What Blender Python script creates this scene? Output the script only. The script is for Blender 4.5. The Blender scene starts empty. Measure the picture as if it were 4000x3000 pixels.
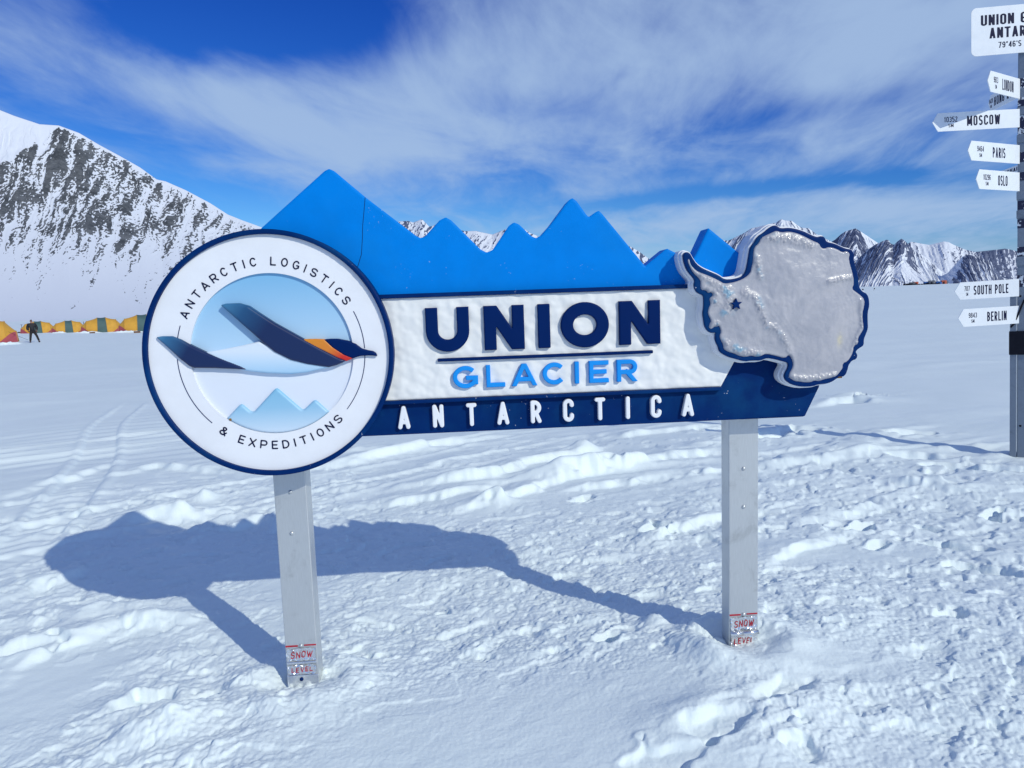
import bpy, bmesh, math, random
import numpy as np
from mathutils import Matrix, Vector

random.seed(7)
SC = bpy.context.scene
COL = SC.collection
R = math.radians

# ------------------------------------------------------------------ camera
CAM_H, FPX, PITCH, ROLL = 1.6, 2890.0, R(-6.42), R(2.0)
_f = np.array([0, math.cos(PITCH), math.sin(PITCH)])
_r0 = np.array([1.0, 0, 0])
_u0 = np.cross(_r0, _f)
_r = _r0 * math.cos(ROLL) - _u0 * math.sin(ROLL)
_u = _u0 * math.cos(ROLL) + _r0 * math.sin(ROLL)
cam_data = bpy.data.cameras.new('camera')
cam_data.sensor_width = 36.0
cam_data.lens = 36.0 * FPX / 4000.0
cam_data.clip_start, cam_data.clip_end = 0.05, 60000.0
cam = bpy.data.objects.new('camera', cam_data)
COL.objects.link(cam)
cam.matrix_world = Matrix(((_r[0], _u[0], -_f[0], 0), (_r[1], _u[1], -_f[1], 0), (_r[2], _u[2], -_f[2], CAM_H), (0, 0, 0, 1)))
SC.camera = cam

# ------------------------------------------------------------------ sun, sky, exposure
SUN_EL, SUN_AZ = R(31.2), R(137.5)          # azimuth clockwise from +Y: behind the camera, to the right
sd = Vector((math.sin(SUN_AZ) * math.cos(SUN_EL), math.cos(SUN_AZ) * math.cos(SUN_EL), math.sin(SUN_EL)))
sun_data = bpy.data.lights.new('sun', 'SUN')
sun_data.energy = 2.55
sun_data.angle = R(0.5)
sun_data.color = (1.0, 0.99, 0.85)
sun = bpy.data.objects.new('sun', sun_data)
COL.objects.link(sun)
sun.rotation_euler = sd.to_track_quat('Z', 'Y').to_euler()

SC.view_settings.view_transform = 'Standard'
SC.view_settings.look = 'None'
SC.view_settings.exposure = 0.0
SC.view_settings.gamma = 1.0
SC.cycles.use_denoising = True
SC.cycles.max_bounces = 6


class N:
    """small helper round a node tree"""
    def __init__(self, nt):
        self.t = nt
        nt.nodes.clear()

    def new(self, kind, **kw):
        n = self.t.nodes.new(kind)
        for k, v in kw.items():
            setattr(n, k, v)
        return n

    def link(self, a, b):
        self.t.links.new(a, b)

    def put(self, sock, v):
        if hasattr(v, 'links'):
            self.link(v, sock)
        else:
            sock.default_value = v

    def math(self, op, a, b=0.0, c=None, clamp=False):
        n = self.new('ShaderNodeMath', operation=op, use_clamp=clamp)
        self.put(n.inputs[0], a)
        self.put(n.inputs[1], b)
        if c is not None:
            self.put(n.inputs[2], c)
        return n.outputs[0]

    def ramp(self, x, a, b, lo=0.0, hi=1.0, smooth=True):
        n = self.new('ShaderNodeMapRange', interpolation_type='SMOOTHSTEP' if smooth else 'LINEAR')
        self.put(n.inputs[0], x)
        for i, v in enumerate((a, b, lo, hi)):
            n.inputs[i + 1].default_value = v
        return n.outputs[0]

    def mix(self, f, a, b):
        n = self.new('ShaderNodeMix', data_type='RGBA')
        self.put(n.inputs[0], f)
        for s, v in ((n.inputs[6], a), (n.inputs[7], b)):
            if hasattr(v, 'links'):
                self.link(v, s)
            else:
                s.default_value = (*v, 1)
        return n.outputs[2]

    def noise(self, vec, scale, detail=4, rough=0.5, dist=0.0):
        n = self.new('ShaderNodeTexNoise')
        self.link(vec, n.inputs['Vector'])
        n.inputs['Scale'].default_value = scale
        n.inputs['Detail'].default_value = detail
        n.inputs['Roughness'].default_value = rough
        n.inputs['Distortion'].default_value = dist
        return n.outputs['Fac']

    def xyz(self, x, y, z):
        n = self.new('ShaderNodeCombineXYZ')
        for i, v in enumerate((x, y, z)):
            self.put(n.inputs[i], v)
        return n.outputs[0]


world = bpy.data.worlds.new('World')
SC.world = world
world.use_nodes = True
n = N(world.node_tree)
sky = n.new('ShaderNodeTexSky', sky_type='NISHITA')
sky.sun_disc = False
sky.sun_elevation = SUN_EL
sky.sun_rotation = SUN_AZ
sky.altitude = 700
sky.air_density = 1.0
sky.dust_density = 0.2
sky.ozone_density = 3.0
# the camera's strong polarised blue: each channel of the clear sky graded on its own
sr = n.new('ShaderNodeSeparateColor')
n.link(sky.outputs[0], sr.inputs[0])
cc = n.new('ShaderNodeCombineColor')
gr = [n.math('MULTIPLY', n.math('POWER', n.math('DIVIDE', sr.outputs[i], ref), power), gain)
      for i, (gain, ref, power) in enumerate(((0.85, 3.4, 2.3), (3.15, 5.3, 1.75), (7.9, 7.4, 1.1)))]
gr[1] = n.math('MINIMUM', gr[1], 6.6)
gr[0] = n.math('MINIMUM', gr[0], n.math('MULTIPLY', gr[1], 0.66))
gr[2] = n.math('MAXIMUM', gr[2], n.math('MULTIPLY', gr[1], 1.35))
for i in range(3):
    n.link(gr[i], cc.inputs[i])
tc = n.new('ShaderNodeTexCoord')
sp = n.new('ShaderNodeSeparateXYZ')
n.link(tc.outputs['Generated'], sp.inputs[0])
zz = n.math('MAXIMUM', sp.outputs[2], 0.0)
den = n.math('ADD', zz, 0.10)
cu = n.math('DIVIDE', sp.outputs[0], den)
cv = n.math('DIVIDE', sp.outputs[1], den)
# high thin cirrus drawn out along the wind, on a plane far overhead
wind = n.math('ADD', cu, n.math('MULTIPLY', cv, -0.10))
broad = n.noise(n.xyz(n.math('MULTIPLY', wind, 0.8), n.math('MULTIPLY', cv, 0.50), 3.7), 1.0, 4, 0.5, 0.8)
streak = n.noise(n.xyz(n.math('MULTIPLY', wind, 2.1), n.math('MULTIPLY', cv, 1.05), 9.1), 1.0, 8, 0.58, 1.0)
fine = n.noise(n.xyz(n.math('MULTIPLY', wind, 8.0), n.math('MULTIPLY', cv, 3.0), 1.3), 1.0, 5, 0.6, 0.4)
dens = n.math('ADD', n.math('MULTIPLY', broad, 0.42), n.math('MULTIPLY', streak, 0.60))
fibre = n.noise(n.xyz(n.math('MULTIPLY', wind, 13.0), n.math('MULTIPLY', cv, 2.6), 5.3), 1.0, 4, 0.6, 0.6)
dens = n.math('ADD', dens, n.math('ADD', n.math('MULTIPLY', fine, 0.18), n.math('MULTIPLY', fibre, 0.10)))


def overhead(px, py):
    """where a line of sight meets the cloud plane"""
    d = _f + _r * (px - 2000) / FPX - _u * (py - 1500) / FPX
    d = d / np.linalg.norm(d)
    return d[0] / (max(d[2], 0) + 0.10), d[1] / (max(d[2], 0) + 0.10)


# thick banks and clear lanes of the day's cloud
for (ax, ay, bx, by, wd, amp) in ((900, 60, 1250, 60, 0.32, -0.42), (250, 330, 900, 700, 0.28, -0.13), (1950, 400, 2200, 430, 0.14, -0.10), (2900, 470, 3500, 380, 0.16, -0.12), (2450, 790, 3500, 690, 0.20, -0.30), (600, 700, 1000, 830, 0.30, -0.16),
                                  (1400, 420, 3300, 130, 0.50, 0.20), (100, 150, 1100, 520, 0.22, 0.14), (1000, 650, 1900, 560, 0.35, 0.14), (2500, 890, 3900, 800, 0.7, 0.17), (3400, 60, 3900, 300, 0.4, 0.10)):
    u0, v0 = overhead(ax, ay)
    u1, v1 = overhead(bx, by)
    L2 = (u1 - u0) ** 2 + (v1 - v0) ** 2
    t = n.math('DIVIDE', n.math('ADD', n.math('MULTIPLY', n.math('SUBTRACT', cu, u0), u1 - u0), n.math('MULTIPLY', n.math('SUBTRACT', cv, v0), v1 - v0)), L2, clamp=True)
    du = n.math('SUBTRACT', n.math('SUBTRACT', cu, u0), n.math('MULTIPLY', t, u1 - u0))
    dv = n.math('SUBTRACT', n.math('SUBTRACT', cv, v0), n.math('MULTIPLY', t, v1 - v0))
    q = n.math('ADD', n.math('MULTIPLY', du, du), n.math('MULTIPLY', dv, dv))
    g = n.math('EXPONENT', n.math('MULTIPLY', q, -1.0 / wd ** 2))
    dens = n.math('ADD', dens, n.math('MULTIPLY', g, amp))
cl = n.ramp(dens, 0.42, 0.98)
cl = n.math('MULTIPLY', cl, 0.88)
CLOUD = (3.8, 5.3, 7.7)
skyc = n.mix(cl, cc.outputs[0], CLOUD)
bg = n.new('ShaderNodeBackground')
bg.inputs['Strength'].default_value = 0.1
n.link(skyc, bg.inputs['Color'])
wo = n.new('ShaderNodeOutputWorld')
n.link(bg.outputs[0], wo.inputs['Surface'])


# ------------------------------------------------------------------ numeric helpers
def at(px, py, dist):
    """the world point seen at a photograph pixel, at a horizontal distance"""
    d = _f + _r * (px - 2000) / FPX - _u * (py - 1500) / FPX
    t = dist / math.hypot(d[0], d[1])
    return np.array([d[0] * t, d[1] * t, CAM_H + d[2] * t])


def hash2(ix, iy, seed):
    h = (ix.astype(np.int64) * 374761393 + iy.astype(np.int64) * 668265263 + seed * 974634777) & 0xFFFFFFFF
    h = ((h ^ (h >> 13)) * 1274126177) & 0xFFFFFFFF
    h = ((h ^ (h >> 16)) * 2246822519) & 0xFFFFFFFF
    return (h ^ (h >> 15)).astype(np.float32) / np.float32(4294967296.0)


def perlin(x, y, seed=0):
    x = np.asarray(x, np.float64)
    y = np.asarray(y, np.float64)
    ix, iy = np.floor(x), np.floor(y)
    fx, fy = (x - ix).astype(np.float32), (y - iy).astype(np.float32)
    u, v = fx * fx * fx * (fx * (fx * 6 - 15) + 10), fy * fy * fy * (fy * (fy * 6 - 15) + 10)

    def g(dx, dy):
        a = hash2(ix + dx, iy + dy, seed) * np.float32(2 * math.pi)
        return np.cos(a) * (fx - dx) + np.sin(a) * (fy - dy)
    a = g(0, 0)
    a += u * (g(1, 0) - a)
    b = g(0, 1)
    b += u * (g(1, 1) - b)
    return (a + v * (b - a)) * 1.5


def fbm(x, y, octaves=4, seed=0, gain=0.5, lac=2.03):
    s, a = 0, 1.0
    for k in range(octaves):
        s = s + a * perlin(x, y, seed + 17 * k)
        x, y, a = x * lac + 5.2, y * lac + 1.7, a * gain
    return s


def sst(a, b, x):
    t = np.clip((x - a) / (b - a), 0, 1)
    return t * t * (3 - 2 * t)


# ------------------------------------------------------------------ scene helpers
def tag(o, label=None, cat=None, group=None, kind=None):
    for k, v in (('label', label), ('category', cat), ('group', group), ('kind', kind)):
        if v:
            o[k] = v
    return o


def empty(name, loc=(0, 0, 0), rz=0.0, label=None, cat=None, group=None):
    o = bpy.data.objects.new(name, None)
    o.empty_display_size = 0.2
    o.location = loc
    o.rotation_euler = (0, 0, rz)
    COL.objects.link(o)
    return tag(o, label, cat, group)


def link_mesh(name, me, mat=None, parent=None, smooth=True):
    o = bpy.data.objects.new(name, me)
    if mat:
        me.materials.append(mat)
    if smooth:
        me.polygons.foreach_set('use_smooth', np.ones(len(me.polygons), bool))
    COL.objects.link(o)
    if parent:
        o.parent = parent
    return o


def mesh_obj(name, verts, faces, mat=None, parent=None, smooth=True):
    me = bpy.data.meshes.new(name)
    me.from_pydata([tuple(map(float, v)) for v in verts], [], faces)
    me.update()
    return link_mesh(name, me, mat, parent, smooth)


def grid_mesh(name, P, wrap=False):
    """P: (rows, cols, 3) array to a quad mesh"""
    nr, nc = P.shape[:2]
    me = bpy.data.meshes.new(name)
    me.vertices.add(nr * nc)
    me.vertices.foreach_set('co', P.reshape(-1).astype(np.float32))
    i, j = np.meshgrid(np.arange(nr - 1), np.arange(nc if wrap else nc - 1), indexing='ij')
    j2 = (j + 1) % nc
    q = np.stack([i * nc + j, i * nc + j2, (i + 1) * nc + j2, (i + 1) * nc + j], -1).reshape(-1, 4)
    nf = len(q)
    me.loops.add(nf * 4)
    me.loops.foreach_set('vertex_index', q.reshape(-1).astype(np.int32))
    me.polygons.add(nf)
    me.polygons.foreach_set('loop_start', np.arange(0, nf * 4, 4, dtype=np.int32))
    me.update(calc_edges=True)
    return me


class MB:
    """collects simple solids; build() links them as one mesh"""
    def __init__(self):
        self.bm = bmesh.new()

    def box(self, x0, x1, y0, y1, z0, z1, bevel=0.0):
        b = bmesh.new()
        bmesh.ops.create_cube(b, size=1.0)
        for v in b.verts:
            v.co = Vector((x0 + (v.co.x + .5) * (x1 - x0), y0 + (v.co.y + .5) * (y1 - y0), z0 + (v.co.z + .5) * (z1 - z0)))
        if bevel:
            bmesh.ops.bevel(b, geom=list(b.edges), offset=bevel, segments=2, affect='EDGES', profile=0.5)
        me = bpy.data.meshes.new('t')
        b.to_mesh(me)
        b.free()
        self.bm.from_mesh(me)
        bpy.data.meshes.remove(me)
        return self

    def cyl(self, p, q, r, r2=None, seg=14):
        p, q = Vector(p), Vector(q)
        d = q - p
        m = Matrix.Translation((p + q) / 2) @ d.to_track_quat('Z', 'Y').to_matrix().to_4x4()
        bmesh.ops.create_cone(self.bm, cap_ends=True, segments=seg, radius1=r, radius2=r if r2 is None else r2, depth=d.length, matrix=m)
        return self

    def tube(self, pts, r, seg=8):
        pts = [Vector(p) for p in pts]
        rings = []
        for i, p in enumerate(pts):
            d = (pts[min(i + 1, len(pts) - 1)] - pts[max(i - 1, 0)]).normalized()
            q = d.to_track_quat('Z', 'Y')
            rings.append([self.bm.verts.new(p + q @ Vector((r * math.cos(a), r * math.sin(a), 0))) for a in np.linspace(0, 2 * math.pi, seg, endpoint=False)])
        for a, b in zip(rings, rings[1:]):
            for k in range(seg):
                self.bm.faces.new((a[k], a[(k + 1) % seg], b[(k + 1) % seg], b[k]))
        self.bm.faces.new(rings[0][::-1])
        self.bm.faces.new(rings[-1])
        return self

    def poly(self, pts):
        self.bm.faces.new([self.bm.verts.new(p) for p in pts])
        return self

    def build(self, name, mat, parent=None, smooth=False):
        me = bpy.data.meshes.new(name)
        bmesh.ops.recalc_face_normals(self.bm, faces=list(self.bm.faces))
        self.bm.to_mesh(me)
        self.bm.free()
        return link_mesh(name, me, mat, parent, smooth)


def move(o, loc=(0, 0, 0), rz=0.0):
    o.location = loc
    o.rotation_euler = (0, 0, rz)
    return o


# ------------------------------------------------------------------ materials
def mat_new(name):
    m = bpy.data.materials.new(name)
    m.use_nodes = True
    n = N(m.node_tree)
    b = n.new('ShaderNodeBsdfPrincipled')
    o = n.new('ShaderNodeOutputMaterial')
    n.link(b.outputs[0], o.inputs[0])
    c = n.new('ShaderNodeTexCoord')
    return m, n, b, c.outputs['Object']


def paint(name, col, rough=0.4, wear=0.08, bump=0.0, bscale=30, spec=0.5, metal=0.0, chips=0.0):
    m, n, b, oc = mat_new(name)
    f = n.noise(oc, 9, 5, 0.6)
    dark = tuple(c * (1 - wear) for c in col)
    lite = tuple(min(1, c * (1 + wear * .6)) for c in col)
    c0 = n.mix(n.ramp(f, 0.3, 0.7), dark, lite)
    if chips:
        k = n.math('MULTIPLY', n.ramp(n.noise(oc, 95, 3, 0.6), 0.68, 0.72), n.ramp(n.noise(oc, 7, 4, 0.6), 0.54, 0.60))
        fade = n.ramp(n.noise(oc, 3.1, 6, 0.65, 0.4), 0.45, 0.75, 0, 0.10)
        c0 = n.mix(fade, c0, (0.02, 0.24, 0.45))
        c0 = n.mix(n.math('MULTIPLY', k, chips), c0, (0.62, 0.66, 0.72))
    n.link(c0, b.inputs['Base Color'])
    n.link(n.ramp(n.noise(oc, 23, 4), 0.3, 0.7, rough * 0.85, min(1, rough * 1.2)), b.inputs['Roughness'])
    b.inputs['Specular IOR Level'].default_value = spec
    b.inputs['Metallic'].default_value = metal
    if bump:
        bp = n.new('ShaderNodeBump')
        bp.inputs['Strength'].default_value = bump
        bp.inputs['Distance'].default_value = 0.004
        n.link(n.noise(oc, bscale, 4), bp.inputs['Height'])
        n.link(bp.outputs[0], b.inputs['Normal'])
    return m


def gradient(name, axis, stops, rough=0.4):
    """paint airbrushed from one colour to another along a direction in the sign's own plane: axis (ax, az, offset)"""
    m, n, b, oc = mat_new(name)
    s = n.new('ShaderNodeSeparateXYZ')
    n.link(oc, s.inputs[0])
    x = n.math('ADD', n.math('MULTIPLY', s.outputs[0], axis[0]), n.math('MULTIPLY', s.outputs[2], axis[1]))
    x = n.math('ADD', x, axis[2])
    r = n.new('ShaderNodeValToRGB')
    els = r.color_ramp.elements
    while len(els) < len(stops):
        els.new(0.5)
    for e, (p, c) in zip(els, stops):
        e.position = p
        e.color = (*c, 1)
    n.link(x, r.inputs[0])
    n.link(r.outputs[0], b.inputs['Base Color'])
    b.inputs['Roughness'].default_value = rough
    return m


WHITE = paint('white_paint', (0.84, 0.845, 0.87), 0.45, 0.03)
BLUE = paint('bright_blue_paint', (0.0003, 0.215, 0.71), 0.5, 0.05, spec=0.05, chips=0.4)
LETTER_BLUE = paint('letter_blue_paint', (0.014, 0.29, 0.80), 0.5, 0.05, spec=0.1)
NAVY = paint('navy_paint', (0.0004, 0.021, 0.120), 0.45, 0.10, spec=0.06, chips=0.8)
NAVY_LETTER = paint('navy_letter_paint', (0.0005, 0.016, 0.100), 0.5, 0.06, spec=0.06)
INK = paint('dark_ink', (0.003, 0.006, 0.040), 0.5, 0.1, spec=0.15)
SNOWTEX = paint('sculpted_white_panel', (0.83, 0.825, 0.80), 0.5, 0.03)
SIGN_WHITE = paint('sign_white_sheet', (0.80, 0.83, 0.86), 0.4, 0.03)
PLASTIC_WHITE = paint('white_foam_layer', (0.82, 0.83, 0.86), 0.5, 0.05)
RED_INK = paint('red_marker', (0.50, 0.015, 0.035), 0.5, 0.25)
BLACK = paint('black_rubber', (0.005, 0.006, 0.014), 0.6, 0.2, spec=0.2)
RUST = paint('rust_chip', (0.28, 0.14, 0.03), 0.8, 0.5)


def aluminium(name, col, rough):
    m, n, b, oc = mat_new(name)
    mp = n.new('ShaderNodeMapping')
    mp.inputs['Scale'].default_value = (60, 60, 3)
    n.link(oc, mp.inputs[0])
    brush = n.noise(mp.outputs[0], 6, 5, 0.65)
    stain = n.noise(oc, 7, 6, 0.65, 0.6)
    base = n.mix(n.ramp(brush, 0.3, 0.7), tuple(c * 0.90 for c in col), col)
    base = n.mix(n.ramp(stain, 0.52, 0.74, 0, 0.6), base, tuple(c * 0.55 for c in col))
    n.link(base, b.inputs['Base Color'])
    b.inputs['Metallic'].default_value = 0.55
    n.link(n.ramp(brush, 0.2, 0.8, rough * 0.8, rough * 1.25), b.inputs['Roughness'])
    bp = n.new('ShaderNodeBump')
    bp.inputs['Strength'].default_value = 0.08
    bp.inputs['Distance'].default_value = 0.002
    n.link(brush, bp.inputs['Height'])
    n.link(bp.outputs[0], b.inputs['Normal'])
    return m


ALU = aluminium('brushed_aluminium', (0.60, 0.62, 0.63), 0.36)
FOIL = aluminium('foil_tape', (0.86, 0.87, 0.88), 0.20)
FOIL.node_tree.nodes['Principled BSDF'].inputs['Metallic'].default_value = 0.85
GALV = aluminium('galvanised_tube', (0.24, 0.28, 0.34), 0.5)  # metal colour darkened to carry the shade on the direction post

# navy wing of the bird fades to pale blue at its tip
C_NAVY, C_MID, C_PALE = (0.003, 0.022, 0.11), (0.02, 0.12, 0.27), (0.17, 0.40, 0.60)
WING_MAT = gradient('wing_paint', (1.55, -1.25, 2.35), [(0.0, (0.13, 0.34, 0.53)), (0.10, (0.05, 0.19, 0.35)), (0.24, (0.010, 0.075, 0.19)), (0.45, (0.0015, 0.016, 0.085))])
TAIL_MAT = gradient('tail_wing_paint', (2.6, -1.6, 3.51), [(0.0, (0.12, 0.32, 0.50)), (0.14, (0.03, 0.14, 0.29)), (0.42, (0.0015, 0.016, 0.085))])
NECK_MAT = gradient('neck_paint', (3.0, -4.0, 5.55), [(0.05, (0.72, 0.26, 0.01)), (0.5, (0.72, 0.22, 0.02)), (0.78, (0.62, 0.02, 0.01))])
BELLY_MAT = gradient('belly_paint', (0.3, 9.0, -12.05), [(0.05, (0.33, 0.58, 0.80)), (0.55, (0.56, 0.72, 0.86)), (0.9, (0.72, 0.80, 0.88))])
DISC_MAT = gradient('emblem_sky_paint', (0.0, 1.61, -1.80), [(0.0, (0.76, 0.79, 0.86)), (0.40, (0.76, 0.80, 0.87)), (0.56, (0.47, 0.67, 0.84)), (1.0, (0.20, 0.47, 0.72))])
HILL_MAT = gradient('emblem_hill_paint', (0.0, 5.6, -6.28), [(0.02, (0.62, 0.74, 0.85)), (0.55, (0.30, 0.55, 0.74)), (1.0, (0.22, 0.50, 0.70))])


def ice_material():
    m, n, b, oc = mat_new('clear_cast_ice')
    f = n.noise(oc, 14, 6, 0.6, 0.8)
    base = n.mix(n.ramp(f, 0.3, 0.75), (0.37, 0.37, 0.41), (0.47, 0.455, 0.48))
    at_ = n.new('ShaderNodeAttribute', attribute_name='blue')
    base = n.mix(at_.outputs['Fac'], base, (0.16, 0.36, 0.50))
    st = n.new('ShaderNodeAttribute', attribute_name='stain')
    base = n.mix(st.outputs['Fac'], base, (0.62, 0.55, 0.38))
    n.link(base, b.inputs['Base Color'])
    b.inputs['Roughness'].default_value = 0.34
    b.inputs['Coat Weight'].default_value = 0.12
    b.inputs['Coat Roughness'].default_value = 0.05
    bp = n.new('ShaderNodeBump')
    bp.inputs['Strength'].default_value = 0.35
    bp.inputs['Distance'].default_value = 0.003
    n.link(n.noise(oc, 70, 5, 0.6, 1.0), bp.inputs['Height'])
    n.link(bp.outputs[0], b.inputs['Normal'])
    return m


ICE = ice_material()


def snow_material(name, fine=True):
    m, n, b, oc = mat_new(name)
    f = n.noise(oc, 1.3, 5, 0.6)
    n.link(n.mix(n.ramp(f, 0.3, 0.7), (0.80, 0.885, 0.885), (0.83, 0.91, 0.91)), b.inputs['Base Color'])
    b.inputs['Roughness'].default_value = 0.55
    b.inputs['Specular IOR Level'].default_value = 0.25
    if fine:
        bp = n.new('ShaderNodeBump')
        bp.inputs['Strength'].default_value = 0.35
        bp.inputs['Distance'].default_value = 0.006
        n.link(n.noise(oc, 90, 4, 0.65), bp.inputs['Height'])
        n.link(bp.outputs[0], b.inputs['Normal'])
    return m


SNOW = snow_material('snow')


def mountain_material(name, rock, rock2, scale):
    m, n, b, oc = mat_new(name)
    a = n.new('ShaderNodeAttribute', attribute_name='rock')
    f = n.noise(oc, scale, 6, 0.65)
    f2 = n.noise(oc, scale * 9, 4, 0.6)
    rc = n.mix(n.ramp(n.math('ADD', n.math('MULTIPLY', f, 0.6), n.math('MULTIPLY', f2, 0.4)), 0.38, 0.62), rock, rock2)
    n.link(n.mix(n.ramp(a.outputs['Fac'], 0.42, 0.58), (0.82, 0.85, 0.90), rc), b.inputs['Base Color'])
    b.inputs['Roughness'].default_value = 0.8
    b.inputs['Specular IOR Level'].default_value = 0.1
    return m


# ------------------------------------------------------------------ ground
def ground_base(x, y):
    """the lie of the land without the trodden detail"""
    r = np.hypot(x, y)
    z = -0.38 * sst(6, 42, r)
    z = z + 0.07 * np.exp(-(((x - 1.05) / 0.9) ** 2 + ((y - 3.2) / 0.8) ** 2))      # drift round the right post
    z = z + 0.02 * np.exp(-(((x + 0.9) / 0.35) ** 2 + ((y - 2.85) / 0.35) ** 2))
    az = np.arctan2(x, np.maximum(y, 1e-3))
    z = z + (sst(-0.15, 0.5, az) * 2.9 + 0.3) * sst(120, 650, r)
    z = z + 0.10 * fbm(x / 9.0, y / 9.0, 2, 3) * sst(3.5, 9, r)
    return z


def octave(x, y, wl, spacing, seed, ang=0.0, stretch=1.0):
    """one band of noise, faded out where the mesh is too coarse for it"""
    c, s = math.cos(ang), math.sin(ang)
    u, v = (x * c + y * s) / (wl * stretch), (-x * s + y * c) / wl
    fade = 1 - sst(0.22, 0.5, spacing / wl)
    out = np.zeros_like(x)
    k = fade > 0.01
    if k.any():
        out[k] = perlin(u[k], v[k], seed) * fade[k]
    return out


def dent(x, y, cx, cy, a, lx, ly, depth, rim=0.16, wob=0.0):
    c, s = math.cos(a), math.sin(a)
    u, v = ((x - cx) * c + (y - cy) * s) / lx, (-(x - cx) * s + (y - cy) * c) / ly
    q = (u * u + v * v) * np.clip(1 + wob, 0.3, 2.5)
    return depth * (-(1 - sst(0.35, 1.15, q)) + rim * np.exp(-((np.sqrt(q) - 1.25) / 0.28) ** 2))


def flat(px, py):
    p = _f + _r * (px - 2000) / FPX - _u * (py - 1500) / FPX
    t = -CAM_H / p[2]
    return p[0] * t, p[1] * t


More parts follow.
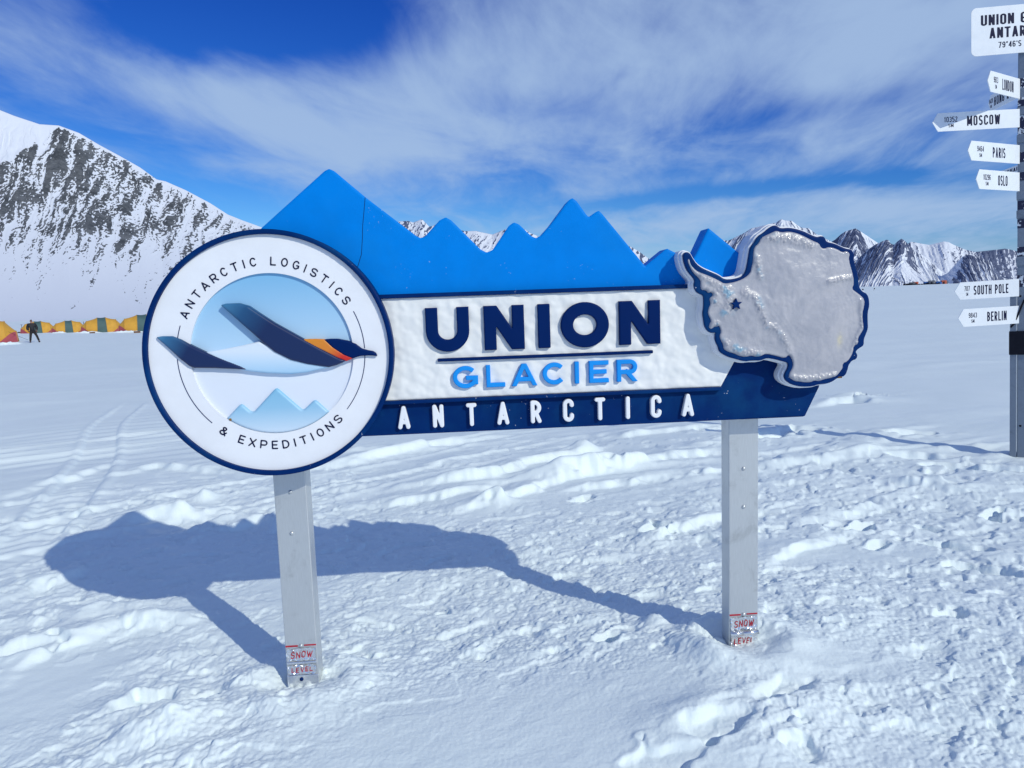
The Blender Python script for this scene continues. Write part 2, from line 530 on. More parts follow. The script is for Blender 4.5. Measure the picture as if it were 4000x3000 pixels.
def build_ground():
    # rings follow the perspective of a standing eye, then stretch out to the horizon
    ang = np.linspace(math.atan(1.6 / 1.9), math.atan(1.6 / 60.0), 930)
    r = np.concatenate([[0.02, 0.4, 0.8, 1.2, 1.6], 1.6 / np.tan(ang), np.geomspace(61.7, 9000, 180)])
    dr = np.gradient(r)
    az = np.concatenate([np.linspace(-54, 54, 1600), np.linspace(56, 304, 140)]) * math.pi / 180
    Rr, A = np.meshgrid(r, az, indexing='ij')
    X, Y = Rr * np.sin(A), Rr * np.cos(A)
    fine = np.abs(((A + math.pi) % (2 * math.pi)) - math.pi) < R(54.5)
    sp_ = np.broadcast_to(dr[:, None], X.shape).copy()
    sp_ = np.maximum(np.minimum(sp_, 0.5 * Rr), np.where(fine, Rr * 0.0013, Rr * 0.03))
    Z = ground_base(X, Y)

    # where the snow is trodden and where it lies smooth
    m = fbm(X / 1.5, Y / 1.5, 3, 41)
    smooth = np.exp(-(((X + 0.12 + 0.12 * m) / 0.85) ** 2 + ((Y - 2.55 + 0.10 * m) / 0.52) ** 2) ** 2)
    smooth = np.maximum(smooth, 0.9 * np.exp(-(((X - 1.25) / 0.40) ** 2 + ((Y - 2.95) / 0.22) ** 2) ** 2))
    smooth = np.maximum(smooth, np.exp(-(((X + 0.3 - .12 * Y) / 1.6) ** 2 + ((Y - 6.6) / 1.3) ** 2) ** 2))
    smooth = np.maximum(smooth, 0.95 * sst(7.2, 9.0, Rr + 0.8 * m))
    smooth = np.maximum(smooth, 0.9 * np.exp(-(((X - 1.85) / 0.9) ** 2 + ((Y - 4.35) / 0.22) ** 2) ** 2))
    rough = sst(-0.55, 0.25, m + 0.45 * sst(-1.0, 1.2, X) + 0.25 * sst(2.2, 3.4, Y)) * (1 - 0.93 * smooth)
    rough *= 1 - 0.75 * sst(8.5, 14, Rr)
    rough *= 1 - 0.55 * sst(-1.5, -4.0, X) * sst(5, 8, Y)

    # clumps and crumbs kicked up by boots
    c1 = octave(X, Y, 0.33, sp_, 51, 0.5, 1.25)
    c2 = octave(X, Y, 0.15, sp_, 52, 0.4, 1.2)
    c3 = octave(X, Y, 0.070, sp_, 53, 0.4, 1.1)
    c4 = octave(X, Y, 0.034, sp_, 54, 0.3, 1.0)
    c5 = octave(X, Y, 0.017, sp_, 55)
    crumb = np.abs(c3) * 0.011 + np.abs(c4) * 0.0085 + np.abs(c2) * 0.011
    Z += rough * (0.014 * c1 + 0.007 * c2 + 0.78 * crumb + 0.003 * c5)
    pits = sst(0.30, 0.50, octave(X, Y, 0.17, sp_, 61, 0.2, 1.3) + 0.25 * c3)
    Z -= rough * pits * 0.015
    pits2 = sst(0.32, 0.5, octave(X, Y, 0.075, sp_, 62) + 0.2 * c4)
    Z -= rough * pits2 * 0.007
    lumps = sst(0.38, 0.60, octave(X, Y, 0.12, sp_, 63, 0.9, 1.4) + 0.2 * c4)
    Z += rough * lumps * 0.009
    Z += (1 - rough) * (0.0030 * octave(X, Y, 0.16, sp_, 71, 0.5, 2.5) + 0.0014 * octave(X, Y, 0.05, sp_, 72, 0.5, 2.0) + 0.0006 * c5)
    # wind-drawn steps running across, a few metres out
    far_r = sst(3.6, 5.5, Y) * (1 - sst(7.5, 10.5, Rr)) * (0.35 + 0.65 * sst(0.6, 2.0, X))
    s1 = octave(X, Y, 0.60, sp_, 81, 0.42, 4.2) + 0.12 * c2
    s2 = octave(X, Y, 0.26, sp_, 82, 0.36, 4.0) + 0.15 * c3
    Z += far_r * (0.050 * sst(0.28, 0.62, s1) + 0.024 * sst(0.25, 0.6, s2))
    Z += 0.014 * sst(8, 12, Rr) * (1 - sst(22, 40, Rr)) * sst(0.05, 0.75, octave(X, Y, 0.9, sp_, 83, 0.25, 3.0))
    Z += 0.015 * sst(9, 15, Rr) * octave(X, Y, 1.6, sp_, 85, 0.30, 5.0)
    Z += 0.06 * sst(20, 40, Rr) * sst(0.15, 0.7, octave(X, Y, 4.5, sp_, 86, 0.22, 5.0))
    Z += 0.25 * sst(80, 200, Rr) * octave(X, Y, 40.0, sp_, 87, 0.1, 4.0)
    # low swells near the lens
    Z += 0.026 * octave(X, Y, 0.9, sp_, 91, 0.6, 1.6) * (1 - 0.6 * smooth)

    # drift steps: steep on the near side, feathered away behind
    def step(pts, h, w, k=3.5):
        nonlocal Z
        P = [flat(*p) for p in pts]
        best = np.full(X.shape, 1e9)
        sd_ = np.zeros(X.shape)
        for i, ((ax, ay), (bx, by)) in enumerate(zip(P, P[1:])):
            L = math.hypot(bx - ax, by - ay)
            tx, ty = (bx - ax) / L, (by - ay) / L
            s = (X - ax) * tx + (Y - ay) * ty
            d = -(X - ax) * ty + (Y - ay) * tx
            over = np.maximum(np.maximum(-s, s - L), 0)
            q = np.hypot(over, d)
            m_ = q < best
            best = np.where(m_, q, best)
            sd_ = np.where(m_, np.where(d < 0, -q, q), sd_)
            if i == 0:
                endf = sst(0.0, 6 * w, s + 2 * w)
            if i == len(P) - 2:
                endf = endf * (1 - sst(L - 4 * w, L + 2 * w, s))
        d = sd_ + 0.5 * w * (c2 + 0.6 * c3)
        wv = np.maximum(w, 1.6 * sp_)
        prof = sst(-0.75, 0.15, d / wv) * np.exp(-(np.maximum(d, 0) / (k * w)) ** 1.4)
        Z = Z + 1.05 * h * prof * endf * np.clip(1 + 0.45 * c1 + 0.2 * c2, 0.3, 1.6)

    for pts, h, w in (([(1330, 1830), (1560, 1770), (1800, 1725), (2000, 1700)], 0.05, 0.10), ([(1690, 1918), (1930, 1885), (2090, 1815), (2340, 1760)], 0.07, 0.11), ([(1480, 1985), (1700, 1962), (1960, 1918)], 0.06, 0.10), ([(1760, 2010), (1930, 1970), (2180, 1900), (2420, 1850)], 0.06, 0.10),
                      ([(2130, 1900), (2400, 1850), (2680, 1800), (2840, 1760)], 0.07, 0.12), ([(2180, 1935), (2500, 1890), (2850, 1850)], 0.05, 0.10), ([(2350, 1715), (2600, 1690), (2830, 1660)], 0.05, 0.10), ([(1640, 1822), (1840, 1830)], 0.05, 0.09), ([(480, 2080), (640, 2050), (830, 2020)], 0.075, 0.075), ([(780, 2090), (920, 2085), (1080, 2050)], 0.05, 0.06),
                      ([(0, 2670), (240, 2530), (560, 2460), (760, 2440)], 0.045, 0.09), ([(0, 2330), (250, 2290), (420, 2200)], 0.03, 0.08), ([(400, 2950), (560, 2830), (760, 2690)], 0.035, 0.07), ([(2590, 2905), (2800, 2780), (3080, 2690), (3380, 2640)], 0.011, 0.060), ([(2530, 3010), (2800, 2930), (3060, 2850), (3400, 2760)], 0.010, 0.065),
                      ([(2980, 2230), (3130, 2150), (3330, 2090)], 0.05, 0.075), ([(2520, 2130), (2700, 2060), (2900, 2010)], 0.04, 0.08), ([(3150, 1580), (3330, 1545), (3420, 1560)], 0.08, 0.14), ([(1850, 2560), (1980, 2470), (2230, 2440)], 0.02, 0.05), ([(3300, 1890), (3560, 1900), (3900, 1960)], 0.04, 0.10), ([(0, 1985), (250, 1900), (480, 1830)], 0.04, 0.10), ([(420, 1890), (620, 1850), (900, 1870)], 0.05, 0.12)):
        step(pts, h, w)

    # treads pressed by passing vehicles, out on the left
    for (x0, y0, x1, y1, wd, dp) in ((-4.6, 4.6, -0.6, 8.2, 0.16, 0.022), (-4.2, 4.0, -0.2, 7.4, 0.16, 0.020), (-6.5, 7.0, -1.0, 12.0, 0.22, 0.03), (-7.4, 7.2, -2.0, 13.0, 0.22, 0.03), (-3.4, 5.0, -6.6, 12.5, 0.2, 0.025)):
        L = math.hypot(x1 - x0, y1 - y0)
        tx, ty = (x1 - x0) / L, (y1 - y0) / L
        s = (X - x0) * tx + (Y - y0) * ty
        d = -(X - x0) * ty + (Y - y0) * tx + 0.12 * np.sin(s * 0.7)
        w = (1 - sst(wd * 0.8, wd, np.abs(d))) * sst(-0.4, 0.2, s) * (1 - sst(L, L + 2, s))
        chev = 0.5 + 0.5 * np.sin((s + 0.5 * np.abs(d)) * 2 * math.pi / 0.15)
        vis = 1 - sst(0.10, 0.28, sp_ / 0.15)
        Z += w * dp * (-0.5 + 0.55 * (chev - 0.5) * vis)
        Z += dp * 0.7 * np.exp(-((np.abs(d) - wd * 1.15) / 0.05) ** 2) * sst(-0.4, 0.2, s) * (1 - sst(L, L + 2, s))
    # groomed lines far left
    s = Y * 0.82 - X * 0.57
    Z += 0.010 * np.sin(s * 2 * math.pi / 0.42 + 1.2 * fbm(X / 3, Y / 3, 2, 5)) * sst(-1.5, -3.5, X) * sst(6.5, 8.5, Y) * (1 - sst(0.1, 0.3, sp_ / 0.42))

    # single boot prints, lumps and drifts that show in the photograph
    for (px, py, a, lx, ly, dp) in ((2385, 2520, 0.9, 0.085, 0.055, 0.055), (3370, 2060, 0.7, 0.12, 0.07, 0.06), (3430, 2130, 0.8, 0.10, 0.06, 0.05), (3620, 2060, -0.6, 0.10, 0.06, 0.05), (3720, 2130, -0.6, 0.24, 0.06, 0.06), (3860, 2230, -0.7, 0.22, 0.07, 0.05),
                                    (3580, 1790, -0.3, 0.26, 0.12, 0.07), (3700, 1825, -0.3, 0.26, 0.12, 0.09), (3850, 1840, -0.4, 0.30, 0.12, 0.09), (3560, 1705, 0, 0.24, 0.12, 0.06), (3320, 1555, 0, 0.30, 0.16, 0.07), (3030, 1710, 0.1, 0.30, 0.14, 0.09), (3130, 1690, 0.1, 0.25, 0.14, 0.09), (2860, 1680, 0.1, 0.4, 0.16, 0.08),
                                    (2280, 1960, 0.6, 0.12, 0.06, 0.05), (2560, 2090, 0.9, 0.12, 0.08, 0.06), (2800, 2870, 0.35, 0.17, 0.065, 0.026), (3050, 2760, 0.4, 0.16, 0.06, 0.022), (2620, 2980, 0.3, 0.15, 0.06, 0.022), (3120, 2950, -0.8, 0.07, 0.05, 0.025), (3880, 2010, 0.6, 0.16, 0.05, 0.05), (3720, 2420, 0.1, 0.10, 0.05, 0.03), (1720, 2390, 0.6, 0.05, 0.04, 0.03), (560, 2740, 0.7, 0.14, 0.07, 0.05), (150, 2560, 0.3, 0.18, 0.07, 0.04)):
        cx, cy = flat(px, py)
        Z += dent(X, Y, cx, cy, a, lx, ly, dp, 0.16, 0.9 * c2 + 0.6 * c3)
    for (px, py, sx, sy, a, hgt) in ((700, 2830, 0.13, 0.12, 0.3, 0.085), (490, 2905, 0.10, 0.06, 0.6, 0.045), (800, 1975, 0.10, 0.08, 0, 0.055), (620, 2050, 0.42, 0.07, 0.25, 0.045), (930, 2060, 0.20, 0.07, 0.1, 0.04), (300, 2420, 0.55, 0.10, 0.2, 0.04), (560, 2460, 0.30, 0.10, 0.25, 0.04), (1080, 2060, 0.18, 0.08, 0, 0.05), (2290, 2440, 0.07, 0.05, 0, 0.03), (2560, 2470, 0.06, 0.05, 0, 0.035),
                                     (2650, 2840, 0.18, 0.09, 0.35, 0.024), (3180, 2780, 0.28, 0.08, 0.35, 0.020), (3000, 2930, 0.22, 0.07, 0.3, 0.018), (3700, 1760, 0.5, 0.08, 0.1, 0.03), (3320, 1540, 0.3, 0.08, 0, 0.05), (2270, 1765, 0.16, 0.10, 0.3, 0.07), (1940, 1975, 0.14, 0.09, 0.2, 0.07), (1500, 1770, 1.0, 0.10, 0.25, 0.05), (1780, 1900, 0.7, 0.09, 0.3, 0.05), (2450, 1840, 0.8, 0.10, 0.25, 0.06), (2200, 1880, 0.6, 0.08, 0.3, 0.06)):
        cx, cy = flat(px, py)
        c_, s_ = math.cos(a), math.sin(a)
        u, v = ((X - cx) * c_ + (Y - cy) * s_) / sx, (-(X - cx) * s_ + (Y - cy) * c_) / sy
        Z += hgt * np.exp(-(u * u + v * v)) * (1 + 0.35 * c2 + 0.2 * c3)
    # snow scooped and packed round the two posts
    for cx, cy, k in ((-0.94, 2.98, 1.0), (0.99, 3.12, 1.0)):
        q = np.hypot(X - cx, (Y - cy) * 1.1)
        Z += k * ((0.034 + 0.02 * c2) * np.exp(-((q - 0.22) / 0.09) ** 2) - 0.035 * np.exp(-(((X - cx + 0.07) / 0.12) ** 2 + ((Y - cy - 0.03) / 0.09) ** 2)))
    me = grid_mesh('snow_ground', np.stack([X, Y, Z], -1), wrap=True)
    me.flip_normals()
    o = link_mesh('snow_ground', me, SNOW)
    return tag(o, 'trodden snow covering the glacier', None, None, 'structure')


build_ground()


def ground_z(x, y):
    return float(ground_base(np.array([float(x)]), np.array([float(y)]))[0])


# ------------------------------------------------------------------ mountains
def mountain(name, label, sky_pts, base_pts, dist, near, mat, rockfn, cols, rows, rough, back=0.35, power=1.5, x_ext=None):
    sx, sy = zip(*sky_pts)
    bx, by = zip(*base_pts)
    px = np.linspace(sx[0], sx[-1], cols) if x_ext is None else np.concatenate([np.linspace(sx[0], x_ext, 160, endpoint=False), np.linspace(x_ext, sx[-1], cols)])
    cols = len(px)
    # jagged small crest detail on top of the traced skyline
    crest = np.interp(px, sx, sy)
    crest = crest + rough * 0.18 * fbm(px / 28.0, px * 0 + dist / 900.0, 4, 13)
    base = np.interp(px, bx, by)
    V = np.concatenate([np.linspace(0, 1, rows), 1 + np.linspace(0.02, 1, 24) * back])
    P = np.zeros((len(V), cols, 3))
    rock = np.zeros((len(V), cols))
    top = np.array([at(x, y, dist) for x, y in zip(px, crest)])
    bot = np.array([at(x, y, near) for x, y in zip(px, base)])
    for i, v in enumerate(V):
        if v <= 1:
            hz = bot[:, :2] + (top[:, :2] - bot[:, :2]) * v
            z = bot[:, 2] + (top[:, 2] - bot[:, 2]) * v ** power
        else:
            hz = bot[:, :2] + (top[:, :2] - bot[:, :2]) * v
            z = top[:, 2] - (v - 1) / back * (top[:, 2] - bot[:, 2]) * 1.1
        P[i, :, :2] = hz
        P[i, :, 2] = z
    # picture-like coordinates on the face: along the range and down from the crest
    d = np.hypot(P[..., 0], P[..., 1])
    el = (P[..., 2] - CAM_H) / d * FPX
    elc = (top[:, 2] - CAM_H) / dist * FPX
    down = elc[None, :] - el
    PX = np.broadcast_to(px, d.shape)
    rk, disp = rockfn(PX, down, V)
    amp = d / FPX * rough
    edge = np.clip((1 - V) * 14, 0, 1)[:, None] * np.clip(V * 6, 0, 1)[:, None]
    P[..., 2] += amp * disp * edge
    rock = np.where(V[:, None] <= 1, rk, rk * 0.3)
    me = grid_mesh(name, P)
    a = me.attributes.new('rock', 'FLOAT', 'POINT')
    a.data.foreach_set('value', rock.reshape(-1).astype(np.float32))
    o = link_mesh(name, me, mat)
    return tag(o, label, None, None, 'structure')


def rock_big(x, y, V):
    """dark ribs leaning down to the left on a snow face; y = pixels below the crest"""
    w = 18 * fbm(x / 90, y / 90, 3, 21)
    s = x + 0.50 * y + w
    rib = fbm(s / 40, y / 190, 3, 22)
    mid = fbm(s / 17, y / 70, 3, 23)
    tiny = fbm((s + 0.2 * y) / 7.5, y / 9.0, 4, 24, 0.62)
    strata = fbm((x + 1.6 * y) / 6.0, (y - 0.6 * x) / 28.0, 3, 25)
    dens = 0.50 - 0.0000014 * y ** 2 - 0.00085 * np.maximum(x - 360, 0)
    dens = dens - 0.9 * np.exp(-(y / 9) ** 2)
    dens = np.where(x < 226, dens - 2.2 * sst(0, 14, (226 - x) * 0.68 + 8 - y + 9 * tiny), dens)
    low = 660 - 0.60 * np.maximum(x - 250, 0) + 90 * fbm(x / 45, x * 0, 2, 27)
    dens = dens - 0.55 * sst(0.45, 0.8, y / np.maximum(low, 70)) - 1.4 * sst(0.85, 1.15, y / np.maximum(low, 70))
    f = 0.70 * rib + 0.55 * mid + 0.58 * tiny + 0.34 * strata + 1.15 * dens - 0.36
    rk = np.clip(0.5 + f * 2.2, 0, 1)
    disp = (5 * rib + 4 * mid + 2.2 * tiny * sst(-0.2, 0.3, f)) * (1 - 0.97 * sst(0.3, 0.7, y / np.maximum(low, 70)))
    return rk, disp


def rock_streaks(lean, amount, fine=1.0, fall=0.006, white=0.35):
    def fn(x, y, V):
        s = x + lean(x) * y + 4 * fbm(x / 25, y / 25, 2, 31)
        rib = fbm(s / (13 * fine), y / 120, 3, 32)
        tiny = fbm(s / (4.5 * fine), y / 13, 3, 33, 0.6)
        f = 0.8 * rib + 0.55 * tiny + amount(x, y) - fall * y
        return np.clip(0.5 + f * 2.0, 0, 1), 4 * rib + 1.5 * tiny
    return fn


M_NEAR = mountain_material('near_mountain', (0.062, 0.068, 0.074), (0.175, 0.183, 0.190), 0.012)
M_FAR = mountain_material('far_mountain', (0.062, 0.080, 0.150), (0.16, 0.185, 0.27), 0.006)  # rock tinted blue: distance haze put into the colour
M_FAR2 = mountain_material('farthest_mountain', (0.10, 0.125, 0.20), (0.20, 0.225, 0.31), 0.004)  # paler and bluer again, haze mixed into the rock colour

mountain('mountain', 'steep snow mountain with dark rock ribs', [(-3200, 1420), (-2300, 1180), (-1700, 930), (-1200, 680), (-800, 480), (-450, 390), (-220, 395), (0, 430), (55, 452), (154, 485), (229, 490), (308, 519), (388, 566), (477, 614), (547, 654), (612, 701), (646, 708), (726, 743), (820, 793), (890, 838), (945, 860), (1014, 885), (1200, 965), (1500, 1080), (1800, 1160)],
         [(-3200, 1375), (-900, 1285), (0, 1262), (1000, 1222), (1800, 1200)], 3000, 420, M_NEAR, rock_big, 1150, 420, 1.0, 0.4, 2.1, -200)
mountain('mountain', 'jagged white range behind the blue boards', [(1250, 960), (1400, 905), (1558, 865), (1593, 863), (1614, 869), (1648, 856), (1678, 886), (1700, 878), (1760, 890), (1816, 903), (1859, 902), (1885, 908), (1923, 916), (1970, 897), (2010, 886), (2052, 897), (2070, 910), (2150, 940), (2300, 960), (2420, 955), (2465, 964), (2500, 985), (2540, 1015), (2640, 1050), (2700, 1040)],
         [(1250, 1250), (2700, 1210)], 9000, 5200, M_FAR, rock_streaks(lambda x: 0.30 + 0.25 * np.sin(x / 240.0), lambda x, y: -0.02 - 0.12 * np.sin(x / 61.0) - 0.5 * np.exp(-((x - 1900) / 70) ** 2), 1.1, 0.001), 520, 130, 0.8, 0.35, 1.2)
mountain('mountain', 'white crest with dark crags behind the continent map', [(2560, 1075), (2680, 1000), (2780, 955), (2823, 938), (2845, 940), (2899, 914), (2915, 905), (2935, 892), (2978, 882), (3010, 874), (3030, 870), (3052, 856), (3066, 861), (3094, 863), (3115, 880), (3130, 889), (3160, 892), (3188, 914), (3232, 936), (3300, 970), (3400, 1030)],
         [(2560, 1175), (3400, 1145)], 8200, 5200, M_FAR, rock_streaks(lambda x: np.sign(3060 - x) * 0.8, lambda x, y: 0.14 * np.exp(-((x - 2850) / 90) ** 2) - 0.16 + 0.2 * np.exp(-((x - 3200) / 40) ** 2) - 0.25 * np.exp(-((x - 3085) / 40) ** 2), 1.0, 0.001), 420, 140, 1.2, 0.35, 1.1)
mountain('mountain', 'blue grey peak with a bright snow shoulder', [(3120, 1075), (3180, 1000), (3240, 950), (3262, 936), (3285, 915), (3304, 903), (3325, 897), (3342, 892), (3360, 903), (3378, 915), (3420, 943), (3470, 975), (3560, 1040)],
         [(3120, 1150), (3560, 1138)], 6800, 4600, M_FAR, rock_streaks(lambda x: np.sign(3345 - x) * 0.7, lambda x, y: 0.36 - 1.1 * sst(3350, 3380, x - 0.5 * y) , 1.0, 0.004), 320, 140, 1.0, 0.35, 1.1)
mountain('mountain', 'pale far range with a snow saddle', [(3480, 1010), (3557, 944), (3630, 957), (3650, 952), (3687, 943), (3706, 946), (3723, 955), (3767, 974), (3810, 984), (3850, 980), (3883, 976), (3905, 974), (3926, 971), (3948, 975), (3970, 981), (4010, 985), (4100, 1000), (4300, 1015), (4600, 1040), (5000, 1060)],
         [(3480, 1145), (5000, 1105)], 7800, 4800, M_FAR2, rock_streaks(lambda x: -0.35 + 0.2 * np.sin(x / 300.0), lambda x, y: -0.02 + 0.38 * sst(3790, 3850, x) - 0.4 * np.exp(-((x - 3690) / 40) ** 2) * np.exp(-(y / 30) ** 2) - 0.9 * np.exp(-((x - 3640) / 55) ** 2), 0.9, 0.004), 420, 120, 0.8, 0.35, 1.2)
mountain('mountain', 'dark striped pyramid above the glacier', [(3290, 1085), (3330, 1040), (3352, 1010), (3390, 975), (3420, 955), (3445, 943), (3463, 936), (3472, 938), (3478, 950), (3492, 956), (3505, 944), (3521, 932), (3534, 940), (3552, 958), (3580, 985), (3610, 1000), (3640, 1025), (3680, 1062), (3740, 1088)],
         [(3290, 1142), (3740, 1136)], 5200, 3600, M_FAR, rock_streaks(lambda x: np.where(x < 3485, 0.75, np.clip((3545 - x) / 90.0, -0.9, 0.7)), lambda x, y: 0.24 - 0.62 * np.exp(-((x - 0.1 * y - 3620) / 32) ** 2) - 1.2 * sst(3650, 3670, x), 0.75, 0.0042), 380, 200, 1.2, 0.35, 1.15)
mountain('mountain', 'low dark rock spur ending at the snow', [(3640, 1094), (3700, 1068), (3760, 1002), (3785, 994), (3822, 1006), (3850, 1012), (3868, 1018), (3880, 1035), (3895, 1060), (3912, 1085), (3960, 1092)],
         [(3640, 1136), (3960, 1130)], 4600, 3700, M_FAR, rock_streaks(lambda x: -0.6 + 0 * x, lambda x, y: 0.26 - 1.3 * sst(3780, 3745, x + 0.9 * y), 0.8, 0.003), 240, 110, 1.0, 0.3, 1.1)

# ------------------------------------------------------------------ shapes cut from sheet: signed-distance outlines turned to relief meshes
def seg_dist(U, V, a, b):
    ax, ay = a
    dx, dy = b[0] - ax, b[1] - ay
    L2 = dx * dx + dy * dy + 1e-12
    t = np.clip(((U - ax) * dx + (V - ay) * dy) / L2, 0, 1)
    return np.hypot(U - ax - t * dx, V - ay - t * dy)


def sdf_poly(pts):
    """positive inside"""
    pts = list(pts)

    def f(U, V):
        d = np.full(U.shape, 1e9)
        ins = np.zeros(U.shape, bool)
        for a, b in zip(pts, pts[1:] + pts[:1]):
            d = np.minimum(d, seg_dist(U, V, a, b))
            if a[1] != b[1]:
                c = ((a[1] > V) != (b[1] > V)) & (U < (b[0] - a[0]) * (V - a[1]) / (b[1] - a[1]) + a[0])
                ins ^= c
        return np.where(ins, d, -d)
    return f


def sdf_circle(cx, cy, r):
    return lambda U, V: r - np.hypot(U - cx, V - cy)


def smooth_poly(pts, it=1):
    pts = [np.array(p, float) for p in pts]
    for _ in range(it):
        q = []
        for a, b in zip(pts, pts[1:] + pts[:1]):
            q += [a * .75 + b * .25, a * .25 + b * .75]
        pts = q
    return [tuple(p) for p in pts]


def relief(sdf, box, cell, front, back, bevel=0.0, hfun=None):
    """solid standing from 'back' to 'front' (towards the viewer) inside the outline; rounded front edge"""
    u0, u1, v0, v1 = box
    nu, nv = max(2, int(math.ceil((u1 - u0) / cell)) + 1), max(2, int(math.ceil((v1 - v0) / cell)) + 1)
    us, vs = np.linspace(u0, u1, nu), np.linspace(v0, v1, nv)
    U, V = np.meshgrid(us, vs, indexing='ij')
    D = sdf(U, V)
    D = np.where(np.abs(D) < cell * 0.02, cell * 0.02, D)
    D[0, :] = np.minimum(D[0, :], -cell * .02)
    D[-1, :] = np.minimum(D[-1, :], -cell * .02)
    D[:, 0] = np.minimum(D[:, 0], -cell * .02)
    D[:, -1] = np.minimum(D[:, -1], -cell * .02)
    ins = D > 0
    verts, faces, idx, eidx, walls = [], [], {}, {}, []
    uv = []

    def node(i, j):
        k = (i, j)
        if k not in idx:
            idx[k] = len(uv)
            uv.append((us[i], vs[j], D[i, j]))
        return idx[k]

    def cross(a, b):
        k = (a, b) if a < b else (b, a)
        if k not in eidx:
            da, db = D[a], D[b]
            t = da / (da - db)
            eidx[k] = len(uv)
            uv.append((us[a[0]] + t * (us[b[0]] - us[a[0]]), vs[a[1]] + t * (vs[b[1]] - vs[a[1]]), 0.0))
        return eidx[k]
    cnt = ins[:-1, :-1].astype(int) + ins[1:, :-1] + ins[1:, 1:] + ins[:-1, 1:]
    for i, j in np.argwhere(cnt > 0):
        c = [(i, j), (i + 1, j), (i + 1, j + 1), (i, j + 1)]
        c = [(int(a), int(b)) for a, b in c]
        s = [ins[q] for q in c]
        if all(s):
            faces.append([node(*q) for q in c])
            continue
        if sum(s) == 2 and s[0] == s[2]:
            for k in range(4):
                if s[k]:
                    p, q = cross(c[k], c[(k + 1) % 4]), cross(c[k - 1], c[k])
                    faces.append([node(*c[k]), p, q])
                    walls.append((p, q))
            continue
        poly, out_e, in_e = [], None, None
        for k in range(4):
            a, b = c[k], c[(k + 1) % 4]
            if s[k]:
                poly.append(node(*a))
            if s[k] != s[(k + 1) % 4]:
                x = cross(a, b)
                poly.append(x)
                if s[k]:
                    out_e = x
                else:
                    in_e = x
        faces.append(poly)
        walls.append((out_e, in_e))
    uv = np.array(uv).reshape(-1, 3)
    W = np.full(len(uv), float(front))
    if bevel:
        q = np.clip(uv[:, 2], 0, bevel)
        W = front - bevel + np.sqrt(np.maximum(bevel ** 2 - (bevel - q) ** 2, 0))
    if hfun is not None:
        W = W + hfun(uv[:, 0], uv[:, 1], uv[:, 2])
    verts = [(u, -w, v) for (u, v, _), w in zip(uv, W)]
    nfr = len(verts)
    wm, fl = {}, list(faces)
    for a, b in walls:
        for k in (a, b):
            if k not in wm:
                wm[k] = len(verts)
                verts.append(verts[k])
                verts.append((uv[k, 0], -back, uv[k, 1]))
        fl.append([wm[b], wm[a], wm[a] + 1, wm[b] + 1])
    return verts, fl, uv


def cut(name, sdf, box, cell, front, back, mat, parent, bevel=0.0, hfun=None):
    v, f, uv = relief(sdf, box, cell, front, back, bevel, hfun)
    o = mesh_obj(name, v, f, mat, parent)
    return o, uv


def poly_cut(name, pts, cell, front, back, mat, parent, bevel=0.0, hfun=None, rnd=0.0):
    us, vs = [p[0] for p in pts], [p[1] for p in pts]
    f0 = sdf_poly(pts)
    return cut(name, f0, (min(us) - cell * 2, max(us) + cell * 2, min(vs) - cell * 2, max(vs) + cell * 2), cell, front, back, mat, parent, bevel, hfun)[0]


# ------------------------------------------------------------------ lettering: every letter drawn as strokes
def arc(cx, cy, rx, ry, a0, a1, k=14):
    return [(cx + rx * math.cos(R(a)), cy + ry * math.sin(R(a))) for a in np.linspace(a0, a1, k)]


